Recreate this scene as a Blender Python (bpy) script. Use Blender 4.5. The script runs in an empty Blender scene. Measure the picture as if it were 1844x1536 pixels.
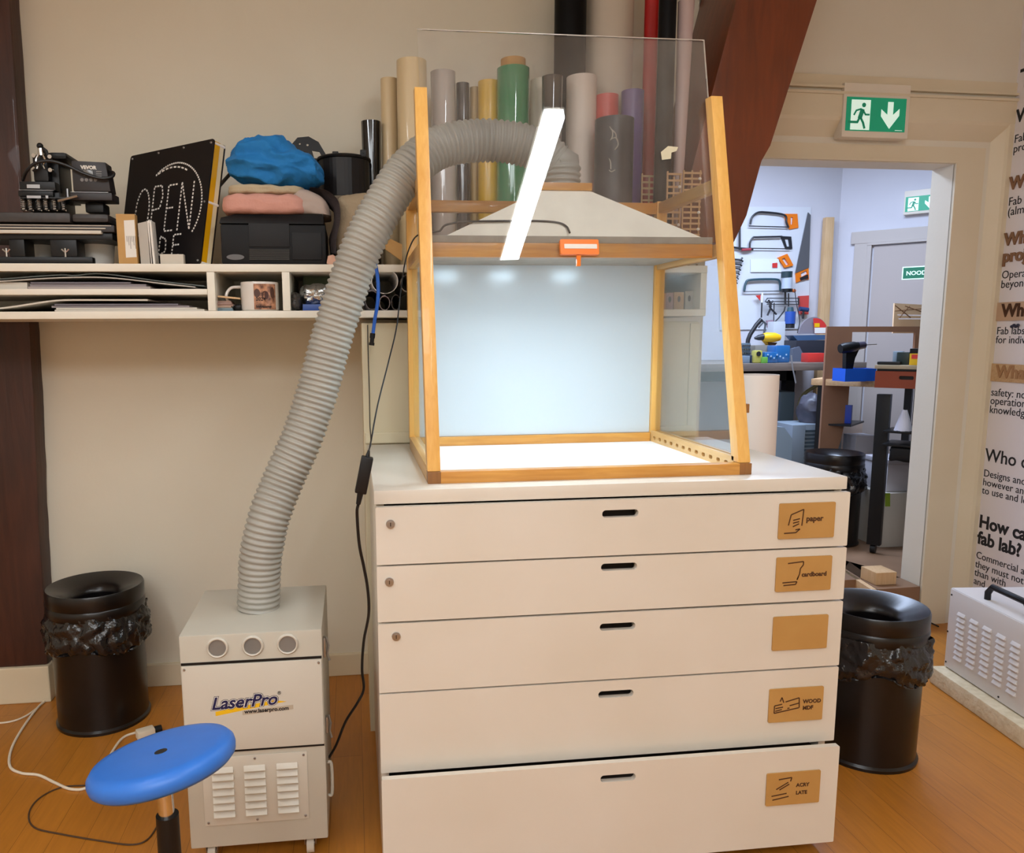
import bpy, bmesh, math, random
from mathutils import Vector, Matrix, noise

sc = bpy.context.scene
COL = sc.collection
PI = math.pi
random.seed(7)

# ------------------------------------------------------------------ camera
F, CX, CY, YAW, PIT, ROL, EYE = 1408.1, 806.05, 806.62, 0.1194, 0.143, -0.0074, 1.58
FW = Vector((math.sin(YAW)*math.cos(PIT), math.cos(YAW)*math.cos(PIT), -math.sin(PIT)))
_r = Vector((math.cos(YAW), -math.sin(YAW), 0)); _u = _r.cross(FW)
RT = _r*math.cos(ROL) + _u*math.sin(ROL)
UP = -_r*math.sin(ROL) + _u*math.cos(ROL)
cam = bpy.data.cameras.new('camera'); cam_o = bpy.data.objects.new('camera', cam); COL.objects.link(cam_o)
cam_o.matrix_world = Matrix(((RT.x, UP.x, -FW.x, 0), (RT.y, UP.y, -FW.y, 0), (RT.z, UP.z, -FW.z, EYE), (0, 0, 0, 1)))
cam.sensor_fit = 'HORIZONTAL'; cam.sensor_width = 36; cam.lens = F*36/1844
cam.shift_x = (922-CX)/1844; cam.shift_y = (CY-768)/1844
cam.clip_start = 0.05; cam.clip_end = 60
sc.camera = cam_o

# ------------------------------------------------------------------ view, world, lights
sc.view_settings.view_transform = 'Standard'; sc.view_settings.look = 'None'
sc.view_settings.gamma = 1; sc.view_settings.use_curve_mapping = False
sc.view_settings.exposure = 0.0
world = bpy.data.worlds.new('world'); sc.world = world; world.use_nodes = True
world.node_tree.nodes['Background'].inputs[0].default_value = (0.9, 0.85, 0.8, 1)
world.node_tree.nodes['Background'].inputs[1].default_value = 0.05
LAMP_WARM = (0.89, 0.95, 1.0); LAMP_POWER = 36.0        # near-room luminaires: one mirrored in the pane, the others added
def area(name, loc, size, sizey, power, col, rot=(0, 0, 0)):
    l = bpy.data.lights.new(name, 'AREA'); l.shape = 'RECTANGLE'; l.size = size; l.size_y = sizey
    l.energy = power; l.color = col
    o = bpy.data.objects.new(name, l); COL.objects.link(o); o.location = loc; o.rotation_euler = rot
    return o
area('ceiling_light_workshop', (2.75, 5.1, 3.15), 2.2, 0.5, 112, (0.60, 0.74, 1.0))
area('fill_light_rear', (-0.6, -1.6, 3.2), 2.5, 1.5, 108, (0.89, 0.95, 1.0))  # added fill light without a fixture, lifts the room and upper walls
LED_POWER = 90.0

for _k, _x in enumerate((.385, .62, .885)):                # the three LED spots under the hood ceiling
    _l = bpy.data.lights.new('hood_led_spot', 'SPOT'); _l.energy = 6.6; _l.color = (.70, .88, 1.0); _l.spot_size = math.radians(140); _l.spot_blend = 1.0; _l.shadow_soft_size = .02
    _o = bpy.data.objects.new('hood_led_spot', _l); COL.objects.link(_o); _o.location = (_x, 2.43, 1.8185)
# ------------------------------------------------------------------ picture helpers: a pixel and a depth give a point
def P(u, v, y=None, z=None, x=None):
    d = FW + RT*((u-CX)/F) - UP*((v-CY)/F)
    t = y/d.y if y is not None else ((z-EYE)/d.z if z is not None else x/d.x)
    return Vector((0, 0, EYE)) + d*t

# ------------------------------------------------------------------ materials
def lin(c):
    if isinstance(c, str): c = tuple(int(c[i:i+2], 16) for i in (0, 2, 4))
    f = lambda v: v/12.92 if v <= 0.04045 else ((v+0.055)/1.055)**2.4
    return tuple(f(v/255) for v in c) + (1,)
MATS = {}
def mat(name, col, rough=0.5, metal=0.0, var=None, bump=None, coat=0.0, emit=None, spec=0.5, trans=0.0):
    """var = (scale, second colour, amount); bump = (scale, strength)"""
    if name in MATS: return MATS[name]
    m = bpy.data.materials.new(name); m.use_nodes = True; nt = m.node_tree; b = nt.nodes['Principled BSDF']
    b.inputs['Base Color'].default_value = lin(col); b.inputs['Roughness'].default_value = rough
    b.inputs['Metallic'].default_value = metal; b.inputs['Coat Weight'].default_value = coat
    b.inputs['Specular IOR Level'].default_value = spec; b.inputs['Transmission Weight'].default_value = trans
    if emit:
        b.inputs['Emission Color'].default_value = lin(emit[0]) if not isinstance(emit[0], tuple) or max(emit[0]) > 1.001 else emit[0] + (1,)
        b.inputs['Emission Strength'].default_value = emit[1]
    tc = nt.nodes.new('ShaderNodeTexCoord')
    if var:
        n = nt.nodes.new('ShaderNodeTexNoise'); n.inputs['Scale'].default_value = var[0]; n.inputs['Detail'].default_value = 5
        nt.links.new(tc.outputs['Object'], n.inputs['Vector'])
        r = nt.nodes.new('ShaderNodeMapRange'); r.inputs['From Min'].default_value = .35; r.inputs['From Max'].default_value = .7
        r.inputs['To Max'].default_value = var[2]; nt.links.new(n.outputs['Fac'], r.inputs['Value'])
        x = nt.nodes.new('ShaderNodeMix'); x.data_type = 'RGBA'
        x.inputs['A'].default_value = lin(col); x.inputs['B'].default_value = lin(var[1])
        nt.links.new(r.outputs['Result'], x.inputs['Factor']); nt.links.new(x.outputs['Result'], b.inputs['Base Color'])
    if bump:
        n = nt.nodes.new('ShaderNodeTexNoise'); n.inputs['Scale'].default_value = bump[0]; n.inputs['Detail'].default_value = 4
        nt.links.new(tc.outputs['Object'], n.inputs['Vector'])
        bp = nt.nodes.new('ShaderNodeBump'); bp.inputs['Strength'].default_value = bump[1]; bp.inputs['Distance'].default_value = .01
        nt.links.new(n.outputs['Fac'], bp.inputs['Height']); nt.links.new(bp.outputs['Normal'], b.inputs['Normal'])
    MATS[name] = m; return m
def wood(name, c1, c2, axis='z', scale=7, rough=.45, coat=0.0, stretch=14, bump=.12):
    if name in MATS: return MATS[name]
    m = bpy.data.materials.new(name); m.use_nodes = True; nt = m.node_tree; b = nt.nodes['Principled BSDF']
    b.inputs['Roughness'].default_value = rough; b.inputs['Coat Weight'].default_value = coat
    tc = nt.nodes.new('ShaderNodeTexCoord'); mp = nt.nodes.new('ShaderNodeMapping')
    s = [stretch, stretch, stretch]; s['xyz'.index(axis)] = 1; mp.inputs['Scale'].default_value = s
    n = nt.nodes.new('ShaderNodeTexNoise'); n.inputs['Scale'].default_value = scale; n.inputs['Detail'].default_value = 6; n.inputs['Distortion'].default_value = .6
    n2 = nt.nodes.new('ShaderNodeTexNoise'); n2.inputs['Scale'].default_value = 2.5
    cr = nt.nodes.new('ShaderNodeValToRGB'); cr.color_ramp.elements[0].position = .32; cr.color_ramp.elements[1].position = .68
    cr.color_ramp.elements[0].color = lin(c2); cr.color_ramp.elements[1].color = lin(c1)
    ad = nt.nodes.new('ShaderNodeMath'); ad.operation = 'MULTIPLY_ADD'; ad.inputs[1].default_value = .5
    sb = nt.nodes.new('ShaderNodeMath'); sb.operation = 'MULTIPLY'; sb.inputs[1].default_value = .5
    L = nt.links
    L.new(tc.outputs['Object'], mp.inputs['Vector']); L.new(mp.outputs['Vector'], n.inputs['Vector']); L.new(tc.outputs['Object'], n2.inputs['Vector'])
    L.new(n2.outputs['Fac'], sb.inputs[0]); L.new(n.outputs['Fac'], ad.inputs[0]); L.new(sb.outputs[0], ad.inputs[2])
    L.new(ad.outputs[0], cr.inputs['Fac']); L.new(cr.outputs['Color'], b.inputs['Base Color'])
    bp = nt.nodes.new('ShaderNodeBump'); bp.inputs['Strength'].default_value = bump; bp.inputs['Distance'].default_value = .004
    L.new(n.outputs['Fac'], bp.inputs['Height']); L.new(bp.outputs['Normal'], b.inputs['Normal'])
    MATS[name] = m; return m
def pane_mat(name, tint=(.95, .96, .95), dust=.06, dustcol='cfcac2', scale=5, gloss=1.0):
    """thin acrylic sheet: clear, Fresnel reflection, a film of dust with blotches"""
    m = bpy.data.materials.new(name); m.use_nodes = True; nt = m.node_tree; nt.nodes.remove(nt.nodes['Principled BSDF'])
    out = nt.nodes['Material Output']; L = nt.links
    tr = nt.nodes.new('ShaderNodeBsdfTransparent'); tr.inputs['Color'].default_value = tint + (1,)
    gl = nt.nodes.new('ShaderNodeBsdfGlossy'); gl.inputs['Roughness'].default_value = .015
    fr = nt.nodes.new('ShaderNodeFresnel'); fr.inputs['IOR'].default_value = 1.49
    mu = nt.nodes.new('ShaderNodeMath'); mu.operation = 'MULTIPLY'; mu.inputs[1].default_value = gloss
    di = nt.nodes.new('ShaderNodeBsdfDiffuse'); di.inputs['Color'].default_value = lin(dustcol)
    tc = nt.nodes.new('ShaderNodeTexCoord'); n = nt.nodes.new('ShaderNodeTexNoise'); n.inputs['Scale'].default_value = scale; n.inputs['Detail'].default_value = 8
    mr = nt.nodes.new('ShaderNodeMapRange'); mr.inputs['From Min'].default_value = .35; mr.inputs['From Max'].default_value = .75
    mr.inputs['To Min'].default_value = dust*.5; mr.inputs['To Max'].default_value = dust*1.7
    a = nt.nodes.new('ShaderNodeMixShader'); c = nt.nodes.new('ShaderNodeMixShader')
    L.new(tc.outputs['Object'], n.inputs['Vector']); L.new(n.outputs['Fac'], mr.inputs['Value']); L.new(mr.outputs['Result'], a.inputs['Fac'])
    L.new(tr.outputs[0], a.inputs[1]); L.new(di.outputs[0], a.inputs[2])
    L.new(fr.outputs[0], mu.inputs[0]); L.new(mu.outputs[0], c.inputs['Fac']); L.new(a.outputs[0], c.inputs[1]); L.new(gl.outputs[0], c.inputs[2])
    L.new(c.outputs[0], out.inputs['Surface']); MATS[name] = m; return m
def plank_mat(name, c1, c2, cgap, rough=.35, bw=1.4, rh=.11):
    m = bpy.data.materials.new(name); m.use_nodes = True; nt = m.node_tree; b = nt.nodes['Principled BSDF']; L = nt.links
    tc = nt.nodes.new('ShaderNodeTexCoord'); mp = nt.nodes.new('ShaderNodeMapping'); mp.inputs['Rotation'].default_value = (0, 0, PI/2)
    br = nt.nodes.new('ShaderNodeTexBrick'); br.inputs['Scale'].default_value = 1; br.inputs['Brick Width'].default_value = bw; br.inputs['Row Height'].default_value = rh
    br.inputs['Mortar Size'].default_value = .0008; br.inputs['Color1'].default_value = lin(c1); br.inputs['Color2'].default_value = lin(c2); br.inputs['Mortar'].default_value = lin(cgap)
    br.inputs['Bias'].default_value = -.1; br.offset = .37
    m2 = nt.nodes.new('ShaderNodeMapping'); m2.inputs['Scale'].default_value = (22, 2, 2)
    n = nt.nodes.new('ShaderNodeTexNoise'); n.inputs['Scale'].default_value = 3; n.inputs['Detail'].default_value = 8; n.inputs['Distortion'].default_value = .5
    n2 = nt.nodes.new('ShaderNodeTexNoise'); n2.inputs['Scale'].default_value = 1.6; n2.inputs['Detail'].default_value = 5
    hs = nt.nodes.new('ShaderNodeHueSaturation'); mr = nt.nodes.new('ShaderNodeMapRange'); mr.inputs['To Min'].default_value = .62; mr.inputs['To Max'].default_value = 1.35
    av = nt.nodes.new('ShaderNodeMath'); av.operation = 'MULTIPLY_ADD'; av.inputs[1].default_value = .6
    hf = nt.nodes.new('ShaderNodeMath'); hf.operation = 'MULTIPLY'; hf.inputs[1].default_value = .4
    L.new(tc.outputs['Object'], mp.inputs['Vector']); L.new(mp.outputs['Vector'], br.inputs['Vector'])
    L.new(tc.outputs['Object'], m2.inputs['Vector']); L.new(m2.outputs['Vector'], n.inputs['Vector']); L.new(tc.outputs['Object'], n2.inputs['Vector'])
    L.new(n.outputs['Fac'], av.inputs[0]); L.new(n2.outputs['Fac'], hf.inputs[0]); L.new(hf.outputs[0], av.inputs[2]); L.new(av.outputs[0], mr.inputs['Value'])
    L.new(br.outputs['Color'], hs.inputs['Color']); L.new(mr.outputs['Result'], hs.inputs['Value']); L.new(hs.outputs['Color'], b.inputs['Base Color'])
    b.inputs['Roughness'].default_value = rough; MATS[name] = m; return m

M_wall = mat('wall_paint', 'e3dccb', .75, var=(1.5, 'dbd2bf', .7), bump=(60, .05))
M_trim = mat('trim_paint', 'e0d3b8', .45, var=(2, 'd6c7a8', .6))
M_panelpaint = mat('panel_paint', 'dfd4b6', .5, var=(2, 'd4c8a6', .6))
M_ceil = mat('ceiling_paint', 'ddd6c8', .8)
M_wsw = mat('workshop_wall_paint', 'd4d2d8', .7, var=(1.4, 'cbc8d0', .6))
M_wdoor = mat('workshop_door_paint', 'b8aba4', .5)
M_wtrim = mat('workshop_trim_paint', 'bdb2aa', .5)
M_white = mat('white_lacquer', 'ddd5c9', .32, var=(3, 'd5cbbb', .6), coat=.15)
M_shelfw = mat('white_melamine', 'ece6d8', .45, var=(4, 'e0d7c4', .5))
M_drawershade = mat('drawer_shade', '2a2018', .8)  # dark colour stands in for shade in the slots and bottom gap
M_whiteboard = mat('gloss_board_dimmed', 'c6d0d6', .2, spec=.8)  # white back board darkened; its weaker light is put into the colour
M_black = mat('black_plastic', '0f0f11', .42, spec=.35)
M_blackg = mat('black_gloss', '0d0d10', .12, coat=.5)
M_darkgrey = mat('dark_grey_metal', '34302f', .5, var=(30, '453f3c', .6))
M_bin = mat('bin_black', '0d0a0a', .28, var=(25, '171214', .5))
M_bag = mat('bin_bag', '121114', .16, bump=(28, .9), spec=.7)
M_chrome = mat('chrome', 'd8d8d8', .16, 1.0)
M_steel = mat('brushed_steel', 'a9a9ab', .34, 1.0)
M_grey = mat('machine_grey', 'c4bfb2', .42, var=(3, 'bab4a6', .6))
M_greypanel = mat('machine_panel_grey', 'cfc9bd', .4, var=(3, 'c7c1b4', .6))
M_hose = mat('hose_grey', 'a5a299', .40, var=(12, '98948b', .6))
M_pine = wood('varnished_pine', 'efbd68', 'dca04c', 'z', 6, .38, .2)
M_pinex = wood('varnished_pine_rail', 'dba04e', 'b5742b', 'x', 6, .38, .2)
M_piney = wood('varnished_pine_side', 'dcb274', 'c2945a', 'y', 6, .42, .15)
M_pinec = wood('varnished_pine_corner', '9a6632', '7c4f26', 'z', 6, .45, .1)
M_oldwood = wood('old_dark_timber', '4a2416', '2c120a', 'z', 4, .55, .1, 9, .5)
M_brace = wood('stained_timber', '7a3510', '582506', 'z', 4, .42, .25, 9, .2)
M_ply = wood('raw_birch', 'dcb98e', 'c49c6c', 'z', 6, .6)
M_plyx = wood('raw_birch_flat', 'd9b78c', 'b98f61', 'x', 6, .6)
M_mdf = mat('mdf_board', '9a7258', .7, var=(5, '8d664d', .6))
M_mdfplate = mat('mdf_plate', 'bd9050', .6, var=(9, 'b08243', .6))
M_burn = mat('laser_burn', '4a2a10', .8)
M_ink = mat('black_ink', '14131a', .6)
M_card = mat('kraft_card', 'c59a5e', .7, var=(12, 'b5884e', .6))
M_paper = mat('paper_white', 'e9e4dc', .7)
M_paperg = mat('paper_grey', 'b7b0a6', .7)
M_blue = mat('blue_plastic_seat', '2f73cf', .42, var=(20, '2b6cc6', .5))
M_bluebox = mat('blue_plastic_box', '1c5fd8', .35)
M_orange = mat('orange_plastic', 'ee7a12', .45)
M_red = mat('red_plastic', 'd23a34', .45)
M_yellow = mat('yellow_plastic', 'f0bd1a', .4)
M_cable = mat('black_cable', '0f0e10', .45)
M_cablew = mat('white_cable', 'e6d9c4', .5)
M_green = mat('exit_green', '0c9a72', .4, emit=('0c9a72', .25))
M_exitw = mat('exit_white', 'dffcf0', .4, emit=('dffcf0', .45))
M_signbox = mat('sign_box_white', 'e6dccb', .45)
M_floor = plank_mat('floor_planks', 'bb7829', 'b17024', '7c4c18')
M_floorws = mat('workshop_floor_boards', '8c6b50', .5, var=(4, '7a5c44', .7))
M_pane = pane_mat('acrylic_front_pane', (.985, .985, .985), .05, 'bdb4ac', 9)
M_pane2 = pane_mat('acrylic_side_pane', (.95, .965, .965), .009, 'd6dadc', 5, .35)
M_lampwarm = mat('lamp_diffuser', 'ffffff', .5, emit=(LAMP_WARM, LAMP_POWER))
M_led = mat('led_diffuser', 'ffffff', .5, emit=((.58, .82, 1.0), LED_POWER))

# ------------------------------------------------------------------ mesh helpers
def B(): return bmesh.new()
def box(bm, x0, x1, y0, y1, z0, z1, bev=0.0, M=None, seg=2):
    vs = [bm.verts.new((x, y, z)) for z in (z0, z1) for y in (y0, y1) for x in (x0, x1)]
    fs = [bm.faces.new([vs[i] for i in q]) for q in ((0, 2, 3, 1), (4, 5, 7, 6), (0, 1, 5, 4), (2, 6, 7, 3), (0, 4, 6, 2), (1, 3, 7, 5))]
    if bev:
        es = list({e for f in fs for e in f.edges})
        r = bmesh.ops.bevel(bm, geom=es, offset=bev, segments=seg, affect='EDGES', profile=.6)
        vs = list({v for f in r['faces'] for v in f.verts} | {v for v in vs if v.is_valid})
    if M is not None: bmesh.ops.transform(bm, matrix=M, verts=[v for v in vs if v.is_valid])
    return bm
def prism(bm, pts, vec, bev=0.0):
    vec = Vector(vec); a = [bm.verts.new(Vector(p)) for p in pts]; b = [bm.verts.new(Vector(p)+vec) for p in pts]; n = len(pts)
    fs = [bm.faces.new(a), bm.faces.new(b[::-1])]
    for i in range(n): fs.append(bm.faces.new((a[i], b[i], b[(i+1) % n], a[(i+1) % n])))
    bmesh.ops.recalc_face_normals(bm, faces=fs)
    if bev:
        es = list({e for f in fs for e in f.edges}); bmesh.ops.bevel(bm, geom=es, offset=bev, segments=2, affect='EDGES', profile=.6)
    return bm
def frame_of(d):
    d = d.normalized(); a = Vector((0, 0, 1)) if abs(d.z) < .9 else Vector((1, 0, 0)); x = a.cross(d).normalized(); return x, d.cross(x)
def ringpts(c, x, y, r, n): return [c + x*(r*math.cos(2*PI*i/n)) + y*(r*math.sin(2*PI*i/n)) for i in range(n)]
def loft(bm, rings, closed=False, caps=True):
    R = [[bm.verts.new(p) for p in r] for r in rings]; n = len(R[0]); m = len(R)
    for k in range(m if closed else m-1):
        a, b = R[k], R[(k+1) % m]
        for i in range(n): bm.faces.new((a[i], a[(i+1) % n], b[(i+1) % n], b[i]))
    if caps and not closed:
        bm.faces.new(R[0][::-1]); bm.faces.new(R[-1])
    return bm
def cyl(bm, p0, p1, r0, r1=None, n=20, caps=True):
    p0, p1 = Vector(p0), Vector(p1); x, y = frame_of(p1-p0)
    return loft(bm, [ringpts(p0, x, y, r0, n), ringpts(p1, x, y, r0 if r1 is None else r1, n)], caps=caps)
def tube(bm, pts, r, n=8, caps=True):
    pts = [Vector(p) for p in pts]; m = len(pts); x = None; rings = []
    for i, p in enumerate(pts):
        d = (pts[min(i+1, m-1)] - pts[max(i-1, 0)])
        if d.length < 1e-9: d = Vector((0, 0, 1))
        d.normalize()
        if x is None: x, y = frame_of(d)
        else:
            x = (x - d*x.dot(d)).normalized(); y = d.cross(x)
        rr = r[i] if isinstance(r, (list, tuple)) else r
        rings.append(ringpts(p, x, y, rr, n))
    return loft(bm, rings, caps=caps)
def spline(pts, k=10):
    pts = [Vector(p) for p in pts]; q = [pts[0]*2-pts[1]] + pts + [pts[-1]*2-pts[-2]]; out = []
    for i in range(1, len(q)-2):
        a, b, c, d = q[i-1:i+3]
        for j in range(k):
            t = j/k; out.append(.5*((2*b)+(c-a)*t+(2*a-5*b+4*c-d)*t*t+(3*b-a-3*c+d)*t**3))
    out.append(pts[-1]); return out
def lathe(bm, prof, c=(0, 0, 0), n=32, M=None, caps=False):
    c = Vector(c); rings = [[c+Vector((r*math.cos(2*PI*i/n), r*math.sin(2*PI*i/n), z)) for i in range(n)] for r, z in prof]
    if M is not None: rings = [[M @ p for p in r] for r in rings]
    return loft(bm, rings, caps=caps)
def ball(bm, c, r, seg=16, s=(1, 1, 1)):
    bmesh.ops.create_uvsphere(bm, u_segments=seg, v_segments=max(6, seg//2), radius=1, matrix=Matrix.Translation(Vector(c)) @ Matrix.Diagonal((r*s[0], r*s[1], r*s[2], 1)))
    return bm
def plate(bm, outer, holes, o, ux, uy, th):
    """flat sheet with holes: 2D outlines in the frame (o, ux, uy), thickness th along ux x uy"""
    o, ux, uy = Vector(o), Vector(ux), Vector(uy); nrm = ux.cross(uy).normalized(); es = []
    for loop in [outer] + list(holes):
        vs = [bm.verts.new(o+ux*a+uy*b) for a, b in loop]
        es += [bm.edges.new((vs[i], vs[(i+1) % len(vs)])) for i in range(len(vs))]
    r = bmesh.ops.triangle_fill(bm, edges=es, use_beauty=True, use_dissolve=False, normal=nrm)
    fs = [g for g in r['geom'] if isinstance(g, bmesh.types.BMFace)]
    e = bmesh.ops.extrude_face_region(bm, geom=fs)
    vs = [g for g in e['geom'] if isinstance(g, bmesh.types.BMVert)]
    bmesh.ops.translate(bm, vec=nrm*th, verts=vs)
    bmesh.ops.recalc_face_normals(bm, faces=bm.faces[:]); return bm
def rrect(x0, x1, y0, y1, r, n=5):
    out = []
    for cx, cy, a in ((x1-r, y1-r, 0), (x0+r, y1-r, 90), (x0+r, y0+r, 180), (x1-r, y0+r, 270)):
        out += [(cx+r*math.cos(math.radians(a+90*i/n)), cy+r*math.sin(math.radians(a+90*i/n))) for i in range(n+1)]
    return out
def circ(cx, cy, r, n=16, ry=None): return [(cx+r*math.cos(2*PI*i/n), cy+(ry or r)*math.sin(2*PI*i/n)) for i in range(n)]
def crumple(bm, amp, freq, seed=0, fine=.4):
    bm.normal_update(); off = Vector((seed*3.1, seed*1.7, seed*5.3))
    for v in bm.verts:
        p = v.co*freq+off
        a = 1-2*abs(noise.noise(p)) + fine*(1-2*abs(noise.noise(p*2.6)))
        v.co += v.normal*(amp*(a-.6))
    return bm

# ------------------------------------------------------------------ objects
def _root(o):
    while o.parent: o = o.parent
    return o
def obj(name, bm, m, parent=None, smooth=35, label=None):
    me = bpy.data.meshes.new(name)
    if parent is not None:
        rt = _root(parent)
        if not rt.get('_local'): bm.transform(rt.matrix_basis.inverted())
    bm.normal_update(); bm.to_mesh(me); bm.free()
    if smooth:
        for p in me.polygons: p.use_smooth = True
        me.set_sharp_from_angle(angle=math.radians(smooth))
    me.materials.append(m)
    o = bpy.data.objects.new(name, me); COL.objects.link(o)
    if parent is not None: o.parent = parent
    if label: o['label'] = label
    return o
def tag(o, label, cat, group=None, kind=None):
    o['label'] = label; o['category'] = cat
    if group: o['group'] = group
    if kind: o['kind'] = kind
    return o
LOCALS = []
def thing(name, label, cat, loc=(0, 0, 0), rot=0, group=None, local=False):
    o = bpy.data.objects.new(name, None); COL.objects.link(o); o.empty_display_size = .05
    o.location = loc; o.rotation_euler = (0, 0, rot)
    o.matrix_basis = Matrix.Translation(Vector(loc)) @ Matrix.Rotation(rot, 4, 'Z')
    if local: o['_local'] = 1; LOCALS.append(o)
    return tag(o, label, cat, group)
def single(name, bm, m, label, cat, loc=None, group=None, smooth=35):
    """a thing that is one mesh, its origin at loc"""
    loc = Vector(loc) if loc is not None else None
    if loc is not None: bm.transform(Matrix.Translation(-loc))
    o = obj(name, bm, m, None, smooth)
    if loc is not None: o.location = loc
    return tag(o, label, cat, group)
def struct(name, bm, m, parent=None, smooth=0):
    o = obj(name, bm, m, parent, smooth)
    if parent is None: o['kind'] = 'structure'
    return o
def dup(root, loc, label, group=None, rot=None):
    r = root.copy(); COL.objects.link(r); r.location = loc
    if rot is not None: r.rotation_euler = rot
    r['label'] = label
    if group: r['group'] = group
    for ch in list(root.children):
        c = ch.copy(); COL.objects.link(c); c.parent = r
        for g in ch.children:
            d = g.copy(); COL.objects.link(d); d.parent = c
    return r
def letters(s, size, o, right, up, m, parent, ext=.0006, bold=0.0, shear=0.0, align='LEFT', name='lettering', spacing=1.0):
    """raised lettering: o is the start of the baseline"""
    cu = bpy.data.curves.new('t', 'FONT'); cu.body = s; cu.size = size; cu.extrude = ext; cu.offset = bold; cu.shear = shear
    cu.align_x = align; cu.space_character = spacing; cu.resolution_u = 3
    t = bpy.data.objects.new('t', cu); COL.objects.link(t)
    dg = bpy.context.evaluated_depsgraph_get(); me = bpy.data.meshes.new_from_object(t.evaluated_get(dg))
    bpy.data.objects.remove(t); bpy.data.curves.remove(cu)
    right, up = Vector(right).normalized(), Vector(up).normalized(); nrm = right.cross(up)
    M = Matrix.Translation(Vector(o)) @ Matrix((right, up, nrm)).transposed().to_4x4()
    bm = bmesh.new(); bm.from_mesh(me); bpy.data.meshes.remove(me); bm.transform(M)
    return obj(name, bm, m, parent, 0)
def strokes(bm, segs, o, ux, uy, w, th):
    """engraved / printed line strokes as thin bars in a plane"""
    o, ux, uy = Vector(o), Vector(ux), Vector(uy); n = ux.cross(uy).normalized()
    for (a, b), (c, d) in segs:
        p, q = o+ux*a+uy*b, o+ux*c+uy*d; t = (q-p).normalized(); s = n.cross(t)*(w/2)
        prism(bm, [p+s, p-s, q-s, q+s], n*th)
    return bm

# ================================================================== SETTING
def wallbox(name, *a, m=M_wall): return struct(name, box(B(), *a), m)
# near room
struct('floor', box(B(), -3.4, 3.42, -3.6, 4.05, -.06, 0), M_floor)
wallbox('wall_back', -3.4, 1.56, 3.54, 4.0, 0, 3.4)
wallbox('wall_left', -3.5, -3.4, -3.6, 4.0, 0, 3.4)
wallbox('wall_front', -3.4, 3.42, -3.7, -3.6, 0, 3.4)
wallbox('wall_right', 3.30, 3.42, -3.6, 3.752, 0, 3.4)
struct('ceiling', box(B(), -3.5, 3.42, -3.7, 4.0, 3.4, 3.5), M_ceil)
# the wall with the doorway, turned a little from the back wall
MD = Matrix.Translation((3.019, 3.744, 0)) @ Matrix.Rotation(.0296, 4, 'Z')
def dw(u, v, z): return MD @ Vector((u, v, z))
bm = B(); prism(bm, [dw(u, 0, z) for u, z in ((-1.46, 0), (-1.31, 0), (-1.31, 2.41), (0, 2.41), (0, 0), (.279, 0), (.279, 3.4), (-1.46, 3.4))], MD.to_3x3() @ Vector((0, .15, 0)))
prism(bm, [dw(u, -.045, z) for u, z in ((-1.46, 2.70), (.275, 2.70), (.275, 3.4), (-1.46, 3.4))], MD.to_3x3() @ Vector((0, .045, 0)))
struct('wall_door', bm, M_wall)
# door casing: raised outer frame with a sloping inner edge, flat inner boards, door stop bead
bm = B()
yy = lambda pts, a, b: prism(bm, [dw(a, v, z) for v, z in pts], MD.to_3x3() @ Vector((b-a, 0, 0)))
yy(((0, 2.52), (-.052, 2.585), (-.06, 2.60), (-.06, 2.70), (0, 2.70)), -1.46, .279)
struct('trim_1', bm, M_trim)
bm = B(); prism(bm, [dw(u, v, 0) for u, v in ((.19, 0), (.232, -.045), (.24, -.058), (.279, -.058), (.279, 0))], (0, 0, 2.60)); struct('trim_2', bm, M_trim)
bm = B(); prism(bm, [dw(u, -.004, z) for u, z in ((.002, 0), (.165, 0), (.165, 2.49), (-1.46, 2.49), (-1.46, 2.415), (.002, 2.415))], MD.to_3x3() @ Vector((0, .006, 0)))
prism(bm, [dw(u, -.012, z) for u, z in ((.0, 0), (.012, 0), (.012, 2.425), (-1.46, 2.425), (-1.46, 2.413), (0, 2.413))], MD.to_3x3() @ Vector((0, .02, 0)))
struct('trim_3', bm, M_trim)
bm = B()
for z0, z1, d in ((2.70, 2.712, .07), (2.728, 2.738, .068), (2.738, 2.79, .052)): prism(bm, [dw(-1.46, -d, z0), dw(.276, -d, z0), dw(.276, -d, z1), dw(-1.46, -d, z1)], MD.to_3x3() @ Vector((0, d-.045, 0)))
struct('trim_4', bm, M_trim)
# baseboards and the boxed panel behind the cabinet
bm = B(); box(bm, -1.36, 1.5, 3.52, 3.545, 0, .105, .004); struct('baseboard_back', bm, M_trim)
bm = B(); box(bm, -3.4, -1.35, 3.425, 3.545, 0, .165, .006); struct('baseboard_left', bm, M_trim)
bm = B(); box(bm, .039, 1.361, 2.985, 3.545, 0, 1.628, .004); box(bm, .036, .058, 2.978, 3.3, 0, 1.628, .002); box(bm, 1.325, 1.364, 2.978, 3.2, 0, 1.62, .002)
box(bm, .04, 1.36, 2.972, 2.99, 1.172, 1.215, .004)
struct('wall_panel', bm, M_panelpaint)
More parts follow.
